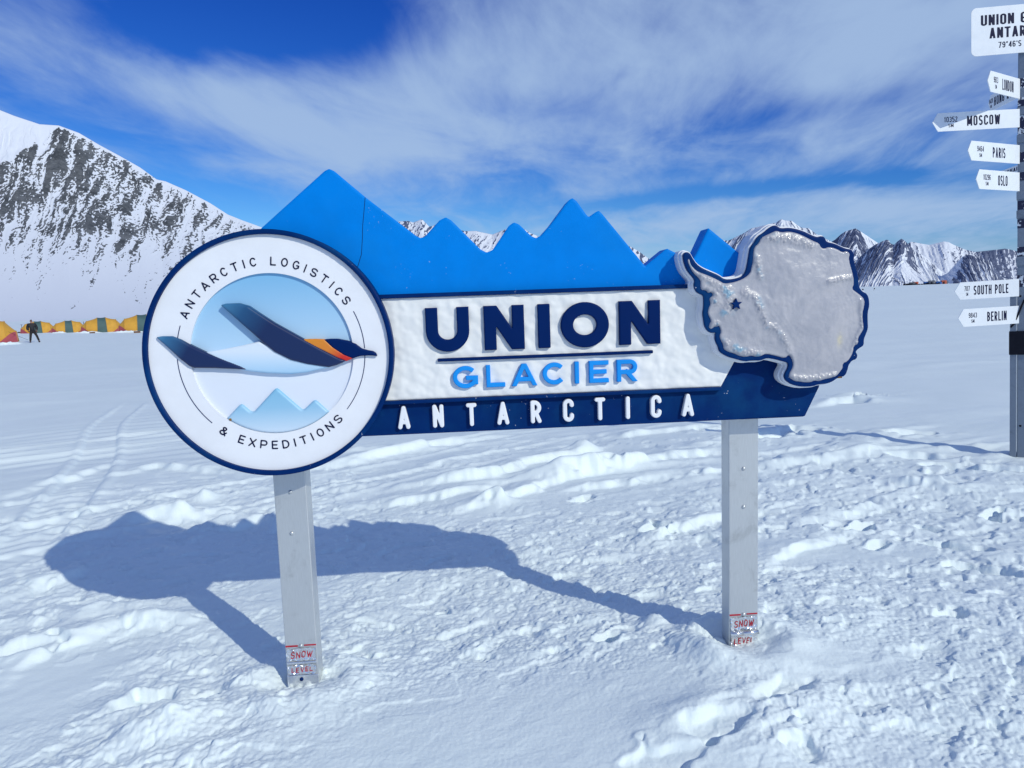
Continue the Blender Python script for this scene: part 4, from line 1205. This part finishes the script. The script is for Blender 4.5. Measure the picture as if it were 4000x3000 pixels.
star_pts = [(1.8215 + r_ * math.cos(R(a)), 1.556 + r_ * math.sin(R(a))) for i in range(5) for r_, a in ((0.0245, 92 + 72 * i), (0.0102, 128 + 72 * i))]
ice_sdf = sdf_poly(smooth_poly(ICEP, 1))
ice, uv = cut('ice_relief', ice_sdf, BOX, 0.0036, 0.197, 0.18, ICE, cmap, 0.005, ice_h)
nv = len(ice.data.vertices)
co = np.empty(nv * 3)
ice.data.vertices.foreach_get('co', co)
co = co.reshape(-1, 3)
kb = crag(co[:, 0], co[:, 2]) * sst(0.15, 0.6, fbm(co[:, 0] * 22, co[:, 2] * 22, 3, 310)) * sst(2.06, 1.86, co[:, 0])
a = ice.data.attributes.new('blue', 'FLOAT', 'POINT')
a.data.foreach_set('value', np.clip(kb, 0, 0.7).astype(np.float32))
st = np.exp(-(((co[:, 0] - 2.246) / 0.011) ** 2 + ((co[:, 2] - 1.40) / 0.026) ** 2)) * (0.75 + 0.4 * fbm(co[:, 0] * 90, co[:, 2] * 70, 3, 311))
a = ice.data.attributes.new('stain', 'FLOAT', 'POINT')
a.data.foreach_set('value', np.clip(st, 0, 1).astype(np.float32))
poly_cut('star', star_pts, 0.0018, 0.2175, 0.18, NAVY, cmap, 0.001)

MB().box(2.246, 2.262, -0.196, -0.17, 1.246, 1.252, 0.002).build('rust_mark', RUST, cmap)

# ------------------------------------------------------------------ the direction post on the right
def spot(px, py, z):
    d = _f + _r * (px - 2000) / FPX - _u * (py - 1500) / FPX
    t = (z - CAM_H) / d[2]
    return d[0] * t, d[1] * t


PX_, PY_ = spot(4004, 1788, 0.0)
PD = math.hypot(PX_, PY_)
post_face = math.atan2(-PX_, PY_)          # rotation so that local -y looks at the camera
way = empty('direction_signpost', (PX_, PY_, -0.02), post_face, 'tall metal signpost with white arrow boards naming far cities', 'signpost')


TILT = 0.0


def local(px, py, depth=0.0):
    """post coordinates (x across, z up) of a photograph pixel on the post's own upright plane"""
    d = _f + _r * (px - 2000) / FPX - _u * (py - 1500) / FPX
    nrm = np.array([PX_ / PD, PY_ / PD, 0.0])
    t = (PD + depth) / (d @ nrm)
    p = np.array([0, 0, CAM_H]) + d * t
    ax = np.array([PY_ / PD, -PX_ / PD, 0.0])
    x, z = float((p - np.array([PX_, PY_, 0])) @ ax), float(p[2])
    return x * math.cos(TILT) + z * math.sin(TILT), -x * math.sin(TILT) + z * math.cos(TILT)


_x, _z = local(4010, 450)
TILT = math.atan2(-_x, _z)               # the post leans a little to the left
way.rotation_euler = (0, -TILT, post_face)
HW = 0.062
ztop = local(4000, 190)[1] + 0.30
MB().box(-HW, HW, -HW, HW, -0.5, ztop, 0.006).build('pole', GALV, way)
xl, zs = local(3946, 1120, -0.05)
xr, _ = local(3972, 1120, -0.05)
stub = MB().box(xl, xr, -0.075, -0.010, -0.5, zs, 0.004).build('stub_tube', GALV, way)
for py in (1148, 1655):
    xx, z = local(3986, py, -HW)
    MB().cyl((xx, -HW + 0.001, z), (xx, -HW - 0.004, z), 0.009).build('bolt', BLACK, way, True)
xx, z = local(3958, 1148, -0.08)
MB().cyl((xx, -0.074, z), (xx, -0.079, z), 0.009).build('bolt', ALU, way, True)
_, zb0 = local(3960, 1375)
_, zb1 = local(3960, 1284)
MB().box(xl - 0.007, HW + 0.008, -0.083, HW + 0.008, zb0, zb1, 0.006).build('rubber_band', BLACK, way)
MB().tube([(xl + 0.005, -0.085, local(3950, 1268)[1]), (xl + 0.03, -0.09, local(3960, 1255)[1]), (-HW + 0.01, -0.085, local(3985, 1215)[1]), (-HW + 0.05, -0.075, local(4000, 1165)[1]), (HW + 0.02, -0.07, local(4000, 1120)[1])], 0.008).build('cable', BLACK, way, True)


def sticker_material():
    m, n, b, oc = mat_new('sticker_print')
    vo = n.new('ShaderNodeTexVoronoi')
    vo.inputs['Scale'].default_value = 42
    n.link(oc, vo.inputs['Vector'])
    f = n.ramp(vo.outputs['Distance'], 0.25, 0.33)
    g = n.ramp(n.noise(oc, 26, 3), 0.52, 0.58)
    n.link(n.mix(n.math('MULTIPLY', f, g), (0.010, 0.011, 0.045), (0.62, 0.66, 0.72)), b.inputs['Base Color'])
    b.inputs['Roughness'].default_value = 0.4
    return m


STICK = sticker_material()
for y0, y1 in ((304, 342), (378, 412), (448, 520), (590, 628), (668, 700), (778, 812), (850, 884), (957, 993), (1066, 1112)):
    z1, z0 = local(3985, y0)[1], local(3985, y1)[1]
    MB().box(-HW - 0.0015, HW + 0.0015, -HW - 0.0015, HW + 0.0015, z0, z1).build('sticker', STICK, way)
for y0, y1 in ((415, 445), (522, 552), (742, 772), (815, 845), (995, 1030)):
    z1, z0 = local(3985, y0)[1], local(3985, y1)[1]
    MB().box(-HW - 0.008, HW + 0.008, -HW - 0.008, HW + 0.008, z0, z1, 0.003).build('clamp', GALV, way)


def arrow(px_tip, py_l0, py_l1, py_r0, py_r1, away, word, dist_, f_word, f_dist, label, off=-0.075):
    """an arrow board pointing left from the pole; away > 0 swings its tip away from the viewer"""
    xr_, zt = local(3990, py_r0, off)
    _, zb = local(3990, py_r1, off)
    away = away - math.degrees(-post_face)
    hgt = abs(zt - zb)
    zc = (zt + zb) / 2
    root_x, root_y = (-HW + 0.012, off)
    tx, ty = -math.cos(R(away)), math.sin(R(away))
    cp, sp_ = math.cos(post_face), math.sin(post_face)
    rx_ = root_x * math.cos(TILT) - zc * math.sin(TILT)
    gx, gy = PX_ + cp * rx_ - sp_ * root_y, PY_ + sp_ * rx_ + cp * root_y
    hx, hy = cp * tx - sp_ * ty, sp_ * tx + cp * ty
    d = _f + _r * (px_tip - 2000) / FPX - _u * ((py_l0 + py_l1) / 2 - 1500) / FPX
    L = (gy * d[0] - gx * d[1]) / (hx * d[1] - hy * d[0])
    nx, ny = ty, -tx                       # faces the viewer
    if ny > 0:
        nx, ny = -nx, -ny

    def W(s, z, d):
        return (root_x + tx * s + nx * d, root_y + ty * s + ny * d, zc + z)
    h = hgt / 2
    tip = h * 0.62
    sh = [(0, -h), (0, h), (L - tip, h), (L, 0.0), (L - tip, -h)]
    n_ = len(sh)
    v = [W(s, z, 0.003) for s, z in sh] + [W(s, z, -0.003) for s, z in sh]
    fc = [list(range(n_)), list(range(2 * n_ - 1, n_ - 1, -1))] + [[i, (i + 1) % n_, n_ + (i + 1) % n_, n_ + i] for i in range(n_)]
    o = mesh_obj('arrow_board', v, fc, SIGN_WHITE, way, False)
    o['label'] = label

    def put(text, s0, s1, z0, hh, t, unit, gap):
        # text runs from s0 (nearer the tip) to s1, reading left to right
        wd = (s0 - s1) * L
        mid = (s0 + s1) / 2 * L
        V_, F_ = text_mesh(text, hh, t, False, unit, lambda a, b, d, c: W(mid - a, z0 + b, 0.0032 + d), 22, gap, 0.0006, wd)
        mesh_obj('lettering', V_, F_, INK, o, False)
    put(word, f_word[0], f_word[1], -0.27 * hgt, 0.54 * hgt, 0.072, 0.40, 0.13)
    put(dist_, f_dist[0], f_dist[1], -0.02 * hgt, 0.29 * hgt, 0.062, 0.44, 0.10)
    m_ = (f_dist[0] + f_dist[1]) / 2
    q = abs(f_dist[0] - f_dist[1]) * 0.20
    put('SM', m_ + q, m_ - q, -0.30 * hgt, 0.19 * hgt, 0.06, 0.40, 0.10)
    return o


arrow(3642, 437, 508, 415, 487, -2, 'MOSCOW', '10352', (0.605, 0.225), (0.865, 0.715), 'white arrow board reading MOSCOW')
arrow(3857, 267, 347, 298, 376, -34, 'LONDON', '9613', (0.56, 0.21), (0.82, 0.69), 'white arrow board reading LONDON')
arrow(3862, 365, 420, 300, 368, 97, 'HONG KONG', '9428', (0.80, 0.05), (0.97, 0.84), 'shaded arrow board reading HONG KONG, behind the others', 0.07)
arrow(3780, 543, 619, 557, 630, -28, 'PARIS', '9464', (0.535, 0.29), (0.83, 0.705), 'white arrow board reading PARIS')
arrow(3868, 655, 700, 632, 660, 99, 'SHANGHAI', '9010', (0.80, 0.06), (0.97, 0.84), 'shaded arrow board reading SHANGHAI, behind the others', 0.07)
arrow(3812, 654, 730, 664, 737, -30, 'OSLO', '10296', (0.51, 0.29), (0.84, 0.68), 'white arrow board reading OSLO')
arrow(3729, 1092, 1157, 1080, 1148, 3, 'SOUTH POLE', '707', (0.705, 0.165), (0.85, 0.765), 'grey arrow board reading SOUTH POLE')
arrow(3743, 1196, 1266, 1185, 1254, -3, 'BERLIN', '9843', (0.525, 0.205), (0.83, 0.695), 'white arrow board reading BERLIN')

# top plate
xa, zt1 = local(3820, 120, -0.07)
_, zt0 = local(3990, 200, -0.07)
_, zt2 = local(3990, 12, -0.07)
plate_h, yaw_p = (zt2 - zt0), R(4.4) + post_face
PWD = 0.455


def PW(s, z, d):
    d = d + 0.098                          # clear of the pole
    return (s * math.cos(yaw_p) - d * math.sin(yaw_p) - 0.055, -s * math.sin(yaw_p) - d * math.cos(yaw_p), zt0 + z)


rr_ = 0.045
sh = []
for cx_, cz_, a0 in ((PWD - rr_, plate_h - rr_, 0), (-PWD + rr_, plate_h - rr_, 90), (-PWD + rr_, rr_, 180), (PWD - rr_, rr_, 270)):
    sh += [(cx_ + rr_ * math.cos(R(a0 + k * 15)), cz_ + rr_ * math.sin(R(a0 + k * 15))) for k in range(7)]
n_ = len(sh)
top_plate = mesh_obj('name_plate', [PW(s, z, 0.003) for s, z in sh] + [PW(s, z, -0.003) for s, z in sh], [list(range(n_)), list(range(2 * n_ - 1, n_ - 1, -1))] + [[i, (i + 1) % n_, n_ + (i + 1) % n_, n_ + i] for i in range(n_)], SIGN_WHITE, way, False)
for text, mid, wd, z0, hh, t in (('UNION GLACIER', -0.015, 0.72, 0.62, 0.22, 0.075), ('ANTARCTICA', -0.015, 0.58, 0.345, 0.22, 0.075), ("79\u00b046'S", -0.135, 0.19, 0.135, 0.125, 0.065)):
    V_, F_ = text_mesh(text, hh * plate_h, t, False, 0.40, lambda a, b, d, c: PW(mid + a, z0 * plate_h + b, 0.0032 + d), 22, 0.10, 0.0006, wd)
    mesh_obj('lettering', V_, F_, INK, top_plate, False)

# ------------------------------------------------------------------ tents, person and camp on the glacier
def fabric(name, col):
    m, n, b, oc = mat_new(name)
    f = n.noise(oc, 1.6, 5, 0.6)
    n.link(n.mix(n.ramp(f, 0.3, 0.7), tuple(c * .82 for c in col), col), b.inputs['Base Color'])
    b.inputs['Roughness'].default_value = 0.7
    b.inputs['Sheen Weight'].default_value = 0.1
    bp = n.new('ShaderNodeBump')
    bp.inputs['Strength'].default_value = 0.4
    bp.inputs['Distance'].default_value = 0.06
    n.link(n.noise(oc, 3.5, 3), bp.inputs['Height'])
    n.link(bp.outputs[0], b.inputs['Normal'])
    return m


YEL = fabric('yellow_nylon', (0.66, 0.34, 0.035))
GRN = fabric('green_nylon', (0.055, 0.115, 0.115))
RED = fabric('red_nylon', (0.40, 0.07, 0.09))
WOOD = paint('weathered_wood', (0.18, 0.10, 0.06), 0.8, 0.3)

# hoops along the tent: x, half width, height
HOOPS = [(-2.20, 0.42, 0.78), (-1.62, 0.86, 1.42), (-0.45, 1.08, 1.78), (0.45, 1.08, 1.80), (1.55, 0.90, 1.52), (2.20, 0.46, 0.80)]


def hoop(x, hw, hh, k, sag=1.0):
    """point at angle k (0..1 from front ground over the top to the back ground)"""
    a = math.pi * k
    c, s = math.cos(a), math.sin(a)
    y = -hw * math.copysign(abs(c) ** 0.85, c)
    z = hh * (s ** 0.85) * sag
    return (x + 0.09 * (1 - s) * (1 if x > 0 else -1), y, z)


def panel_mesh(mb, A, B, k0, k1, nx=6, nk=20, sag=0.03):
    g = []
    for i in range(nx + 1):
        t = i / nx
        row = []
        for j in range(nk + 1):
            k = k0 + (k1 - k0) * j / nk
            pa, pb = hoop(*A, k), hoop(*B, k)
            s = 1 - sag * math.sin(math.pi * t) * math.sin(math.pi * k)
            row.append(mb.bm.verts.new((pa[0] + (pb[0] - pa[0]) * t, (pa[1] + (pb[1] - pa[1]) * t) * s, (pa[2] + (pb[2] - pa[2]) * t) * s)))
        g.append(row)
    for i in range(nx):
        for j in range(nk):
            mb.bm.faces.new((g[i][j], g[i + 1][j], g[i + 1][j + 1], g[i][j + 1]))


def make_tent():
    t = empty('tent', label='x', cat='tent')
    y = MB()
    for a, b in ((0, 1), (1, 2), (3, 4), (4, 5)):
        panel_mesh(y, HOOPS[a], HOOPS[b], 0.0, 1.0)
    o = y.build('yellow_shell', YEL, t, True)
    g = MB()
    A, B = HOOPS[2], HOOPS[3]
    panel_mesh(g, (A[0] + .02, A[1] + .015, A[2] + .02), (B[0] - .02, B[1] + .015, B[2] + .02), 0, 1)
    g.build('green_band', GRN, t, True)
    for s in (-1, 1):
        e = MB()
        # closed end wall, and a red triangle of cloth low at each corner
        H_ = HOOPS[0] if s < 0 else HOOPS[-1]
        tip = e.bm.verts.new((H_[0] + s * 0.10, 0, 0.30))
        pts = [e.bm.verts.new(hoop(*H_, k / 14)) for k in range(15)]
        for a, b in zip(pts, pts[1:]):
            e.bm.faces.new((a, b, tip))
        H2 = HOOPS[1] if s < 0 else HOOPS[-2]
        for kk in (0.0, 1.0):
            c = []
            for i in range(9):
                t_ = i / 8
                hi = 0.38 * (1 - t_) ** 1.9 + 0.003
                row = []
                for j in range(4):
                    k = hi * j / 3
                    k = k if kk == 0 else 1 - k
                    pa, pb = hoop(*H_, k), hoop(*H2, k)
                    q = [pa[m] + (pb[m] - pa[m]) * t_ * 1.9 for m in range(3)]
                    q[2] = pa[2] + (pb[2] - pa[2]) * t_
                    q[1] *= 1.03
                    q[1] += -0.035 if kk == 0 else 0.035
                    row.append(e.bm.verts.new(q))
                c.append(row)
            for i in range(8):
                for j in range(3):
                    e.bm.faces.new((c[i][j], c[i + 1][j], c[i + 1][j + 1], c[i][j + 1]))
        e.build('red_end', RED, t, True)
    for h in HOOPS:
        MB().tube([hoop(h[0], h[1] + .02, h[2] + .02, k / 18) for k in range(19)], 0.022, 6).build('pole_sleeve', YEL, t, True)
    return t


def copy_tree(o, parent=None):
    c = o.copy()
    COL.objects.link(c)
    if parent:
        c.parent = parent
    for ch in [x for x in bpy.data.objects if x.parent == o]:
        copy_tree(ch, c)
    return c


def ground_hit(px, py):
    """where a line of sight meets the snow"""
    d = _f + _r * (px - 2000) / FPX - _u * (py - 1500) / FPX
    ts = np.geomspace(2, 2000, 4000)
    P = np.array([0, 0, CAM_H]) + ts[:, None] * d
    below = P[:, 2] < ground_base(P[:, 0], P[:, 1])
    k = int(np.argmax(below)) if below.any() else len(ts) - 1
    return P[k]


tent0 = make_tent()
TENTS = [(150, 1300, 118, 0.02, 'small yellow tent half hidden behind the person in black'),
         (270, 1298, 120, 0.03, 'yellow tent with green middle band, third from the round emblem'),
         (400, 1297, 148, 0.02, 'yellow tent with green band and wide red ends, in the middle of the tent row'),
         (558, 1295, 172, 0.03, 'orange yellow tent partly covered by the edge of the round emblem'),
         (-78, 1342, 255, -0.10, 'yellow and red tent cut off by the edge of the photo')]
for i, (px, py, wpx, rz, lab) in enumerate(TENTS):
    t = tent0 if i == 0 else copy_tree(tent0)
    p = ground_hit(px, py)
    s = wpx * float(p @ _f - CAM_H * _f[2]) / FPX / 4.62
    t.location = (p[0], p[1], p[2] - 0.03)
    t.rotation_euler = (0, 0, math.atan2(-p[0], p[1]) + rz)
    t.scale = (s, s, s)
    t['label'] = lab
    t['group'] = 'tents pitched in a row on the glacier'


def on_ground(px, d, dz=0.0):
    p = at(px, 1300, d)
    return p[0], p[1], ground_z(p[0], p[1]) + dz


def on_snow(px, py):
    p = ground_hit(px, py)
    return float(p[0]), float(p[1]), float(p[2])


# banks of snow shovelled against the tents
for i, (px, d, wd, lab) in enumerate(((25, 1347, 1.3, 'low bank of shovelled snow along the cut-off tent'), (228, 1301, 1.0, 'small heap of snow between two tents'), (335, 1301, 1.9, 'long bank of snow along the middle tent'), (490, 1299, 2.2, 'bank of snow before the tent beside the emblem'))):
    x, y, z = on_snow(px, d)
    U, A_ = np.meshgrid(np.linspace(0, 1, 26), np.linspace(0, 2 * math.pi, 60, endpoint=False), indexing='ij')
    lx, ly = U * np.cos(A_) * wd, U * np.sin(A_) * 0.5
    h = 0.26 * (1 - U ** 2) * (0.8 + 0.5 * fbm(lx * 2.2 + i * 9, ly * 2.2, 4, 400 + i)) - 0.05
    me = grid_mesh('snow_bank', np.stack([lx, ly, h], -1), wrap=True)
    o = link_mesh('snow_bank', me, SNOW)
    tag(o, lab, 'snow bank', 'snow banks by the tents')
    o.location = (x, y, z)
    o.rotation_euler = (0, 0, math.atan2(-x, y))


def crate(px, d, sx, sz, lab):
    x, y, z = on_snow(px, d)
    c = empty('wooden_crate', (x, y, z), math.atan2(-x, y) + .1, lab, 'crate', 'wooden crates by the tents')
    MB().box(-sx, sx, -.2, .2, -0.02, sz, 0.015).build('box_body', WOOD, c)
    MB().box(-sx - .02, sx + .02, -.22, .22, sz + 0.001, sz + .04, 0.01).build('lid', WOOD, c)


crate(361, 1302, 0.26, 0.12, 'small brown crate in the snow before the middle tent')
crate(536, 1300, 0.30, 0.14, 'small brown crate in the snow beside the round emblem')
x, y, z = on_snow(88, 1300)
sl = empty('sled', (x, y, z), math.atan2(-x, y), 'dark flat sled lying left of the person', 'sled')
MB().box(-.55, .55, -.25, .25, 0.05, 0.13, 0.03).build('deck', BLACK, sl)
for s in (-1, 1):
    MB().tube([(-.6, s * .2, .02), (.5, s * .2, .02), (.65, s * .2, .09), (.72, s * .2, .2)], .02).build('runner', BLACK, sl)
x, y, z = on_snow(86, 1299)
sh_ = empty('shovel', (x, y, z), 0.3, 'dark shovel standing upright in snow left of the tents', 'shovel')
MB().cyl((0, 0, .25), (0.03, 0, 1.0), .022).build('shaft', BLACK, sh_)
MB().box(-.09, .15, -.025, .025, 1.0, 1.04, 0.01).build('handle', BLACK, sh_)
MB().box(-.13, .13, -.012, .012, -.05, .25, 0.01).build('blade', BLACK, sh_)
x, y, z = on_snow(329, 1298)
MB_ = MB().cyl((0, 0, -.1), (0.02, 0, 1.22), .025).cyl((.02, 0, 1.22), (.02, 0, 1.28), .03)
o = MB_.build('marker_stake', BLACK)
o.location = (x, y, z)
tag(o, 'thin dark stake standing between two tents', 'stake')
# guy line of the cut-off tent
xa_, ya_, za_ = on_snow(38, 1341)
xb_, yb_, zb_ = on_snow(110, 1328)
o = MB().tube([(xa_, ya_, za_ + .93), ((xa_ + xb_) / 2, (ya_ + yb_) / 2, (za_ + zb_) / 2 + .44), (xb_, yb_, zb_)], .012, 5).build('guy_rope', BLACK)
tag(o, 'thin rope slanting from the cut-off tent to the snow', 'rope')


def skin_obj(name, joints, edges, mat, parent, root=0, sub=2):
    me = bpy.data.meshes.new(name)
    me.from_pydata([j[:3] for j in joints], edges, [])
    o = bpy.data.objects.new(name, me)
    COL.objects.link(o)
    o.parent = parent
    md = o.modifiers.new('skin', 'SKIN')
    if not me.skin_vertices:
        bpy.context.view_layer.objects.active = o
    for i, j in enumerate(joints):
        sv = me.skin_vertices[0].data[i]
        r_ = j[3] if isinstance(j[3], tuple) else (j[3], j[3])
        sv.radius = r_
        sv.use_root = (i == root)
    md.use_smooth_shade = True
    sb = o.modifiers.new('sub', 'SUBSURF')
    sb.levels = sb.render_levels = sub
    me.materials.append(mat)
    return o


SKINM = paint('skin', (0.42, 0.22, 0.15), 0.55, 0.1)
JACKET = fabric('black_parka', (0.004, 0.004, 0.010))
TROUSER = fabric('dark_trousers', (0.012, 0.008, 0.009))
GLOVE = paint('dark_glove', (0.16, 0.05, 0.045), 0.7, 0.2)
px_, py_, pz_ = on_snow(131, 1338)
person = empty('person', (px_, py_, pz_), math.atan2(-px_, py_), 'person in a black parka and dark trousers walking across the snow by the tents', 'person')
person.scale = [89.0 * py_ / FPX / 1.80 * 1.0] * 3
# one continuous body: pelvis, spine, neck, head, two legs in mid-stride, two bent arms
J = [(0.02, 0, .93, (.14, .11)), (0.01, 0, 1.15, (.15, .11)), (0, .0, 1.38, (.17, .12)), (0, -.01, 1.50, .07), (-.01, -.03, 1.60, (.075, .085)), (-.012, -.045, 1.69, (.080, .095)), (-.012, -.03, 1.76, (.06, .07)),
     (-.10, 0, .88, .095), (-.15, -.10, .50, .065), (-.20, .02, .10, .045), (-.21, -.12, .05, .042),
     (.13, 0, .88, .095), (.27, .02, .50, .065), (.39, .10, .10, .045), (.41, -.04, .05, .042),
     (-.20, 0, 1.40, .075), (-.30, .03, 1.17, .052), (-.26, -.10, .98, .040),
     (.20, 0, 1.40, .075), (.31, .03, 1.17, .052), (.285, -.10, .95, .040)]
E_ = [(0, 1), (1, 2), (2, 3), (3, 4), (4, 5), (5, 6), (0, 7), (7, 8), (8, 9), (9, 10), (0, 11), (11, 12), (12, 13), (13, 14), (2, 15), (15, 16), (16, 17), (2, 18), (18, 19), (19, 20)]
body = skin_obj('body', J, E_, SKINM, person)
P2 = [(0.02, 0, .76, (.25, .19)), (0.01, 0, 1.10, (.25, .19)), (0, 0, 1.38, (.25, .18)), (0, 0, 1.53, (.13, .13)), (-.22, 0, 1.40, .14), (-.31, .03, 1.17, .118), (-.27, -.10, .98, .098), (.22, 0, 1.40, .14), (.32, .03, 1.17, .118), (.29, -.10, .97, .094)]
skin_obj('parka', P2, [(0, 1), (1, 2), (2, 3), (2, 4), (4, 5), (5, 6), (2, 7), (7, 8), (8, 9)], JACKET, person)
T2 = [(0.02, 0, .90, (.17, .14)), (-.10, 0, .84, .118), (-.15, -.08, .50, .090), (-.20, .02, .10, .078), (.13, 0, .84, .118), (.27, .02, .50, .090), (.39, .10, .10, .076)]
skin_obj('trousers', T2, [(0, 1), (1, 2), (2, 3), (0, 4), (4, 5), (5, 6)], TROUSER, person)
for sx_, ax_, ay_ in ((-1, -.20, .0), (1, .39, .08)):
    skin_obj('boot', [(ax_, ay_, .10, .075), (ax_, ay_ - .02, .055, (.07, .06)), (ax_ + .01, ay_ - .17, .045, (.065, .045))], [(0, 1), (1, 2)], BLACK, person)
skin_obj('hat', [(-.012, -.02, 1.72, (.092, .10)), (-.012, -.02, 1.775, (.075, .085)), (-.012, -.02, 1.80, (.03, .03))], [(0, 1), (1, 2)], JACKET, person)
MB().box(-.085, .061, -.150, -.120, 1.685, 1.720, 0.01).build('sunglasses', BLACK, person)
fc = MB()
fc.cyl((-.012, -.128, 1.69), (-.012, -.156, 1.665), .008, .014, 8)
fc.build('nose', SKINM, body, True)
MB().tube([(-.040, -.130, 1.635), (-.012, -.138, 1.632), (.016, -.130, 1.635)], .006, 6).build('mouth', RED_INK, body, True)
for sx_ in (-1, 1):
    MB().cyl((-.012 + sx_ * .078, -.04, 1.67), (-.012 + sx_ * .095, -.035, 1.68), .028, .02, 10).build('ear', SKINM, body, True)
# gloved hands with five bent fingers
for hx, hy, hz, sg in ((.285, -.11, .93, 1), (-.255, -.12, .955, -1)):
    jj = [(hx, hy, hz + .03, .034), (hx, hy - .01, hz - .05, (.040, .022))]
    ed = [(0, 1)]
    for k, (off, ln) in enumerate(((-.028, .060), (-.010, .072), (.010, .068), (.028, .052))):
        b0 = len(jj)
        jj += [(hx + off, hy - .015, hz - .075, .011), (hx + off, hy - .025, hz - .075 - ln * .55, .010), (hx + off, hy - .045, hz - .075 - ln * .85, .009)]
        ed += [(1, b0), (b0, b0 + 1), (b0 + 1, b0 + 2)]
    b0 = len(jj)
    jj += [(hx - sg * .045, hy - .03, hz - .03, .012), (hx - sg * .055, hy - .05, hz - .07, .011)]
    ed += [(0, b0), (b0, b0 + 1)]
    skin_obj('glove', jj, ed, GLOVE, person, 0, 1)

# the far camp below the mountains
CAMP_D = 620
camp_g = 'things in the far camp below the mountains'


def camp_tent(px, wd, hh, col, lab, d=CAMP_D):
    x, y, z = on_ground(px, d)
    t = empty('camp_tent', (x, y, z - .1), math.atan2(-x, y), lab, 'tent', camp_g)
    m = MB()
    rows_ = []
    for i in range(9):
        a = math.pi * i / 8
        rows_.append([m.bm.verts.new((sx_ * wd / 2, -wd * .35 * math.cos(a), hh * math.sin(a) ** .8)) for sx_ in (-1, -.5, 0, .5, 1)])
    for a, b in zip(rows_, rows_[1:]):
        for k in range(4):
            m.bm.faces.new((a[k], a[k + 1], b[k + 1], b[k]))
    m.bm.faces.new([r_[0] for r_ in rows_])
    m.bm.faces.new([r_[-1] for r_ in rows_][::-1])
    m.build('shell', col, t, True)
    MB().box(-wd * .12, wd * .12, -wd * .37, -wd * .30, 0, hh * .6, .02).build('door', BLACK, t)


BLUEF = fabric('blue_nylon', (0.03, 0.14, 0.42))
ORANGE = fabric('orange_nylon', (0.55, 0.12, 0.06))
GREYF = fabric('grey_canvas', (0.16, 0.17, 0.19))
camp_tent(3558, 4.2, 2.2, GREYF, 'grey hut at the start of the far camp row')
camp_tent(3573, 3.2, 2.4, ORANGE, 'red tent near the start of the far camp row')
camp_tent(3615, 4.4, 2.2, BLUEF, 'blue tent in the middle of the far camp row')
camp_tent(3634, 4.6, 3.0, GREYF, 'tall grey tent in the middle of the far camp row')
camp_tent(3644, 2.4, 2.0, ORANGE, 'small red tent just beside the tall grey tent in the far camp')
camp_tent(3662, 4.0, 2.2, BLUEF, 'blue tent beside the orange tents in the far camp')
camp_tent(3681, 3.4, 2.8, ORANGE, 'orange tent near the end of the far camp row')
camp_tent(3690, 2.6, 2.3, GREYF, 'small grey tent at the end of the far camp row')
x, y, z = on_ground(3590, CAMP_D - 6)
cg = empty('cargo_row', (x, y, z), math.atan2(-x, y), 'long dark row of stacked cargo before the far camp', 'cargo', camp_g)
m = MB()
rg = random.Random(5)
xx = -11.0
while xx < 12:
    w = rg.uniform(.8, 2.4)
    m.box(xx, xx + w * .95, -.6, .6, -.1, rg.uniform(.5, 1.3), .05)
    xx += w
m.build('cargo_load', BLACK, cg)
m = MB()
m.box(-11.3, 12.2, -.8, .8, -.2, -.102)
m.build('pallet', WOOD, cg)
x, y, z = on_ground(3655, CAMP_D)
mast = empty('antenna_mast', (x, y, z), 0, 'thin radio mast standing in the far camp', 'mast', camp_g)
MB().cyl((0, 0, 0), (0, 0, 9.0), .10, .05, 8).build('pole', GREYF, mast)
MB().box(-.5, .5, -.03, .03, 8.2, 8.28).build('crossbar', GREYF, mast)
x, y, z = on_ground(3712, CAMP_D)
fp = empty('flag_pole', (x, y, z), 0, 'short pole with a dark flag at the end of the far camp', 'flag', camp_g)
MB().cyl((0, 0, 0), (0, 0, 3.2), .07, .05, 8).build('pole', BLACK, fp)
MB().box(.06, 1.0, -.02, .02, 2.2, 3.1).build('flag_cloth', BLACK, fp)
for px, d, hh, lab in ((3365, 260, 1.3, 'small dark marker flag beside the continent map on the far snow'), (3410, 300, 1.1, 'tiny leaning marker flag on the snow between map and camp'), (3751, 130, 1.25, 'bare thin bamboo marker standing below the SOUTH POLE board')):
    x, y, z = on_ground(px, d)
    o = MB().cyl((0, 0, -.2), (.12 if d == 300 else 0.02, 0, hh), .035 if d > 200 else .014, None, 6)
    if d > 200:
        o.box(.0, .42, -.015, .015, hh - .45, hh - .05)
    o = o.build('marker_flag', BLACK)
    o.location = (x, y, z)
    tag(o, lab, 'marker flag', 'markers stuck in the far snow')
